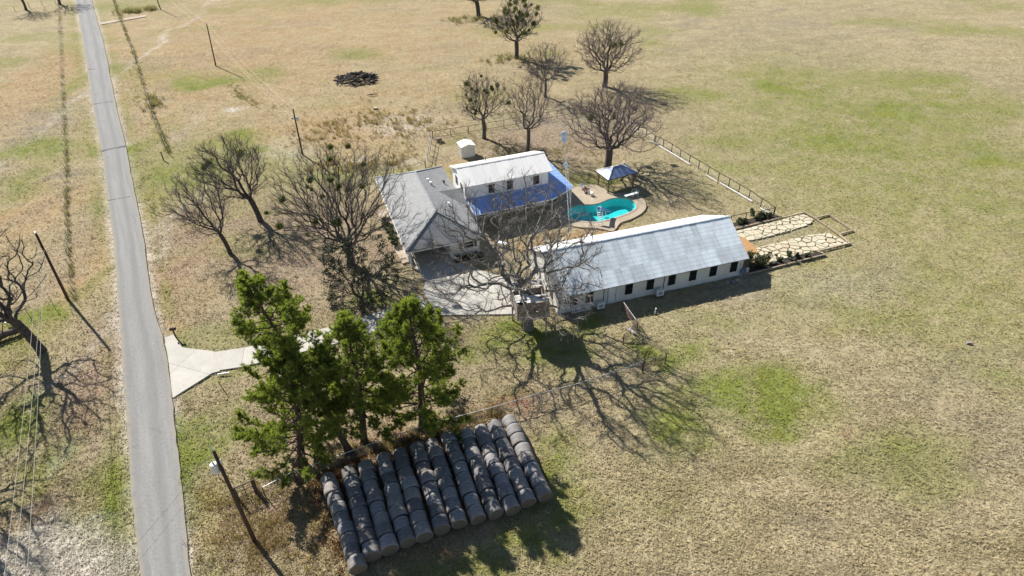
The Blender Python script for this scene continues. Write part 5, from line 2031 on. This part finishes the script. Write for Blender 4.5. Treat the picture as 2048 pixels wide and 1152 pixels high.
# yard fence
yf = [(1310, 285), (1326, 293), (1343, 302), (1360, 314), (1378.5, 325), (1397, 336), (1416, 347.5), (1436, 360.5), (1457, 372), (1477, 384), (1497.5, 396), (1521, 412.5), (1546.5, 430)]
fence('dark pipe yard fence along the pasture right of the pool', [gb(*p) for p in yf], 2.4, 1.2, .06, (1.16,), (.15, .4, .65, .9), M_['black'], M_['black'], rail_r=.04)
fence('dark pipe yard fence from the barn end to the corner', [gb(1547.5, 430.5), gb(1519, 438), gb(1490.5, 441), (gb(1460, 448))], 2.4, 1.2, .06, (1.16,), (.15, .4, .65, .9), M_['black'], M_['black'], rail_r=.04)
fence('dark pipe yard fence behind the trees at the back of the yard', [gb(866, 276), gb(937, 265.5), gb(1008, 253.5), gb(1080, 240), gb(1148, 228), gb(1222, 222)], 2.6, 1.2, .05, (1.17, .12), (.4, .65, .9), M_['black'], M_['rustpipe'], rail_r=.035)
fence('dark pipe yard fence from the back corner down towards the pavilion', [gb(1224, 222.5), gb(1262, 252), gb(1308, 284)], 2.6, 1.2, .06, (1.16,), (.15, .4, .65, .9), M_['black'], M_['black'], rail_r=.04)
fence('wooden yard fence left of the white shed', [gb(865, 277), gb(856, 320), gb(852, 336)], 2.0, 1.4, .06, (1.3, .7), (.3, .5, .9, 1.1), M_['greywood'], M_['greywood'], rail_r=.035)
fence('pipe fence running left behind the shingled roof', [gb(851, 337), gb(819, 345), gb(788, 350), gb(752, 357), gb(700, 366)], 2.4, 1.2, .06, (1.16,), (.15, .4, .65, .9), M_['steelpipe'], M_['steelpipe'], rail_r=.03)
eb = [((1299, 282), (1316, 289)), ((1318, 291.5), (1380, 329)), ((1412, 350), (1434, 364)), ((1440, 366), (1504, 403)), ((1520, 416), (1540, 428)), ((1262, 258), (1278, 265))]
for i, (a, b) in enumerate(eb):
    p, q = gb(*a), gb(*b)
    o = MB().bar((*p, .02), (*q, .02), .16, .14).build('edging_board', M_['whitewood'])
    tag(o, ('short white board at the upper end of the right yard fence', 'long white board along the upper right yard fence', 'short white board midway along the right yard fence', 'long white board along the lower right yard fence', 'white board just above the yard fence corner', 'white board behind the spreading tree')[i], 'board', 'white boards under the yard fence')

# ------------------------------------------------------------------ poolside things
def Q3(x, y, z=0):
    return G(1060 + x / 7.68, 330 + y / 7.68, z)


sl_b = Q3(1090, 935)
sl = thing('pool_slide', 'blue pool slide with white ladder at the near pool edge', 'slide', (sl_b[0], sl_b[1], 0.06), math.radians(18))
for x in (-.25, .25):
    MB().tube([(x - .1, -.1, 0), (x, .5, 1.0), (x, .9, 1.75), (x, 1.05, 2.2)], .03, 6).build('ladder_rail', M_['white'], sl)
for i in range(6):
    t_ = (i + 1) / 7
    MB().bar((-.3, -.1 + t_ * 1.0, t_ * 1.75), (.3, -.1 + t_ * 1.0, t_ * 1.75), .14, .05).build('step', M_['white'], sl)
cp = [(0, 1.0, 1.75), (.35, 1.35, 1.62), (.9, 1.6, 1.25), (1.5, 1.75, .85), (2.0, 1.9, .6)]
m = MB()
V = []
for i, p in enumerate(cp):
    p = np.array(p); d = nrm(np.array(cp[min(i + 1, 4)]) - np.array(cp[max(i - 1, 0)])); s_ = nrm(np.cross(d, (0, 0, 1)))
    u = np.cross(s_, d)
    for a_, b_ in ((-.3, .2), (-.26, 0), (0, -.05), (.26, 0), (.3, .2)):
        V.append(p + s_ * a_ + u * b_)
m.add(V, [(i * 5 + j, i * 5 + j + 1, (i + 1) * 5 + j + 1, (i + 1) * 5 + j) for i in range(4) for j in range(4)])
m.build('chute', M_['blueslide'], sl)
for p in ((.9, 1.6, 1.2), (1.4, 1.72, .88)):
    MB().tube([(p[0], p[1] - .15, 0), (p[0], p[1], p[2])], .03, 6).build('leg', M_['white'], sl)
dv = Q3(1560, 500)
db = thing('diving_board', 'white diving board on a low stand at the far pool end', 'diving board', (dv[0], dv[1], .06), math.atan2(*(Q3(1500, 530) - Q3(1640, 490))[1::-1]))
MB().box(-1.0, 1.15, -.22, .22, .46, .52).build('board', M_['white'], db)
for x in (-.8, -.1):
    MB().box(x - .1, x + .1, -.2, .2, -.05, .46).build('stand', M_['alu'], db)
for sg in (-1, 1):
    MB().tube([(-.9, sg * .26, 0), (-.9, sg * .26, .95), (-.2, sg * .26, .95), (-.1, sg * .26, 0)], .022, 6).build('hand_rail', M_['alu'], db)


def chair(label, x, y, rz, mat, grp):
    p = Q3(x, y)
    t = thing('patio_chair', label, 'chair', (p[0], p[1], .06), rz, grp)
    MB().box(-.27, .27, -.27, .27, .38, .43).build('seat', mat, t)
    for i in range(4):
        MB().bar((-.2 + i * .133, .28, .42), (-.2 + i * .133, .38, .95), .1, .03).build('back_slat', mat, t)
    for sx in (-.24, .24):
        for sy in (-.24, .24):
            MB().box(sx - .025, sx + .025, sy - .025, sy + .025, 0, .38).build('leg', mat, t)
        MB().box(sx - .04, sx + .04, -.27, .3, .6, .64).build('arm', mat, t)


chair('white wooden garden chair on the pool deck', 930, 470, 2.2, M_['white'], 'chairs on the pool deck')
chair('brown wooden garden chair on the pool deck', 880, 415, 2.0, M_['brownwood'], 'chairs on the pool deck')
chair('pale metal chair nearest the porch on the pool deck', 790, 370, -.6, M_['alu'], 'chairs on the pool deck')
tp = Q3(840, 420)
tb_ = thing('patio_table', 'low dark table beside the brown chair on the deck', 'table', (tp[0], tp[1], .06), .4)
MB().tube([(0, 0, .42), (0, 0, .47)], .42, 14).build('table_top', M_['brownwood'], tb_)
MB().tube([(0, 0, 0), (0, 0, .42)], .07, 8).build('pedestal', M_['brownwood'], tb_)
pr0, pr1 = Q3(885, 1085), Q3(1015, 985)
sk = thing('pool_skimmer', 'white pool skimmer pole lying in the orange grass', 'skimmer', (pr0[0], pr0[1], .08))
MB().tube([(0, 0, 0), pr1 * (1, 1, 0) - pr0 * (1, 1, 0)], .03, 6).build('pole', M_['white'], sk)
MB().box(-.35, .3, -.16, .16, -.03, .02).build('net_frame', M_['white'], sk)
rg_ = Q3(1070, 652, -.06)
fl_ = thing('float_ring', 'small white ring floating in the pool', 'float', (rg_[0], rg_[1], -.07))
aa = np.linspace(0, 2 * PI, 17)
MB().tube(np.stack([np.cos(aa) * .2, np.sin(aa) * .2, 0 * aa], 1), .06, 6, cap=False).build('tube', M_['white'], fl_)

# ------------------------------------------------------------------ mailbox, brush pile, odds and ends
mx = gb(352, 674)
mbx = thing('mailbox', 'dark mailbox on a leaning post at the driveway corner', 'mailbox', (mx[0], mx[1], 0), math.radians(10))
MB().bar((0, 0, -.2), (-.05, .05, 1.0), .12, .12).build('post', M_['pole'], mbx)
V = []
k = 9
for x in (-.3, .3):
    V += [(x, -.14, 1.0), (x, .14, 1.0)]
    for j in range(k):
        a = PI * j / (k - 1)
        V.append((x, .14 * math.cos(a), 1.16 + .13 * math.sin(a)))
n = k + 2
order = [0, 1] + list(range(2, n))
m = MB(); m.add(V, [tuple(order)[::-1], tuple(n + i for i in order)] + [(order[i], order[(i + 1) % n], n + order[(i + 1) % n], n + order[i]) for i in range(n)])
bx = m.build('box', M_['black'], mbx)
MB().box(-.325, -.302, -.13, .13, 1.01, 1.26).build('door', M_['white'], mbx)
MB().bar((.1, -.16, 1.1), (.1, -.16, 1.4), .02, .05).build('flag', simple('red_flag', (.5, .04, .03)), mbx)

bpz = gb(712, 160)
pile = thing('brush_pile', 'heap of charred dark logs and branches in the pasture', 'log pile', (bpz[0], bpz[1], 0))
rp_ = random.Random(12)
for i in range(110):
    a = rp_.uniform(0, 2 * PI); q = rp_.random() ** .6
    x, y = math.cos(a) * q * 4.1, math.sin(a) * q * 3.2
    hz = 1.5 * (1 - q) + .12
    an = rp_.uniform(0, 2 * PI); el = rp_.uniform(-.25, .35); ln = rp_.uniform(.8, 2.6)
    d = np.array([math.cos(an) * math.cos(el), math.sin(an) * math.cos(el), math.sin(el)]) * ln / 2
    c = np.array([x, y, hz * rp_.uniform(.3, 1)])
    r = rp_.uniform(.05, .2)
    c[2] = max(c[2], abs(d[2]) * .6 + r * .5)
    md = c + np.array([rp_.uniform(-.15, .15), rp_.uniform(-.15, .15), .05])
    MB().tube([c - d, md, c + d], [r, r * .9, r * .55], 6).build('log', M_['log'], pile)
for i, (x, y, s_, lab) in enumerate(((745, 190, 2.6, 'single grey log lying right of the brush pile'), (751, 217, .7, 'small pale stone in the pasture below the brush pile'))):
    p = gb(x, y)
    if i == 0:
        o = MB().tube([(p[0] - .9, p[1] - .3, .1), (p[0], p[1], .14), (p[0] + .9, p[1] + .35, .1)], [.08, .09, .05], 6).build('log', M_['log'])
        tag(o, lab, 'log')
    else:
        o = MB().slab([(p[0] - .35, p[1] - .2), (p[0] + .3, p[1] - .25), (p[0] + .38, p[1] + .2), (p[0] - .2, p[1] + .25)], -.1, .2, ).build('stone', M_['limestone'])
        tag(o, lab, 'stone')
# fallen log and white things at the left edge
p0, p1 = gb(-8, 683), gb(52, 659)
fl2 = thing('fallen_log', 'thick dark fallen log under the leaning tree at left edge', 'log', (p0[0], p0[1], 0))
e_ = p1 - p0
MB().tube([(0, 0, .3), (e_[0] * .3, e_[1] * .3 + .15, .36), (e_[0] * .65, e_[1] * .65 - .05, .34), (e_[0], e_[1], .3)], [.42, .36, .33, .26], 10).build('trunk', M_['bark'], fl2)
for t_, h in ((.25, .8), (.6, .7)):
    MB().tube([(e_[0] * t_, e_[1] * t_, .4), (e_[0] * t_ + .3, e_[1] * t_ + .3, .4 + h)], [.09, .04], 6).build('stub', M_['bark'], fl2)
for i, (x, y, lab) in enumerate(((18, 648, 'white broken chair in the grass at the left edge'), (6, 616, 'white board lying in grass above the broken chair'))):
    p = gb(x, y)
    if i == 0:
        t = thing('garden_chair', lab, 'chair', (p[0], p[1], 0), .6)
        MB().box(-.25, .25, -.25, .25, .36, .4).build('seat', M_['white'], t)
        MB().bar((-.0, .25, .4), (0, .4, .85), .48, .03).build('backrest', M_['white'], t)
        for sx in (-.22, .22):
            for sy in (-.22, .22):
                MB().box(sx - .02, sx + .02, sy - .02, sy + .02, -.05, .36).build('leg', M_['white'], t)
    else:
        tag(MB().bar((p[0] - .5, p[1] + .1, .05), (p[0] + .5, p[1] - .15, .05), .22, .05).build('white_board', M_['white']), lab, 'board')
# dark pole and white post by the first lawn tree
t = thing('lawn_post', 'white post with a dark branch leaning on it left of the lawn tree', 'post', (*gb(373, 428), 0))
MB().tube([(0, 0, -.2), (-.25, .1, 2.4)], .09, 8).build('shaft', M_['white'], t)
MB().tube([(-.25, .1, 2.4), (-.9, .5, 2.9)], [.05, .03], 6).build('arm', M_['pole'], t)
t = thing('driveway_marker', 'thin dark stake with white plank at the driveway bend', 'stake', (*gb(450, 783), 0))
MB().tube([(0, 0, -.2), (-.5, .35, 1.0)], .04, 7).build('shaft', M_['pole'], t)
p = gb(447, 748)
tag(MB().bar((p[0] - .55, p[1] - .1, .06), (p[0] + .55, p[1] + .15, .06), .12, .1).build('white_plank', M_['white']), 'white plank lying along the driveway edge under the pine', 'plank')
p = gb(1937, 686)
tag(MB().slab([(p[0] - .2, p[1] - .1), (p[0] + .25, p[1] - .12), (p[0] + .22, p[1] + .1), (p[0] - .15, p[1] + .15)], -.1, .12).build('stone', M_['greywood']), 'lone grey stone in the pasture near the right edge', 'stone')
p = gb(878, 282)
wb = thing('garden_box', 'small brown wooden box in the yard fence corner', 'box', (p[0], p[1], 0), .4)
MB().box(-.4, .4, -.3, .3, -.05, .5).build('crate', M_['treewood'], wb)
MB().box(-.44, .44, -.34, .34, .503, .56).build('lid', M_['treewood'], wb)
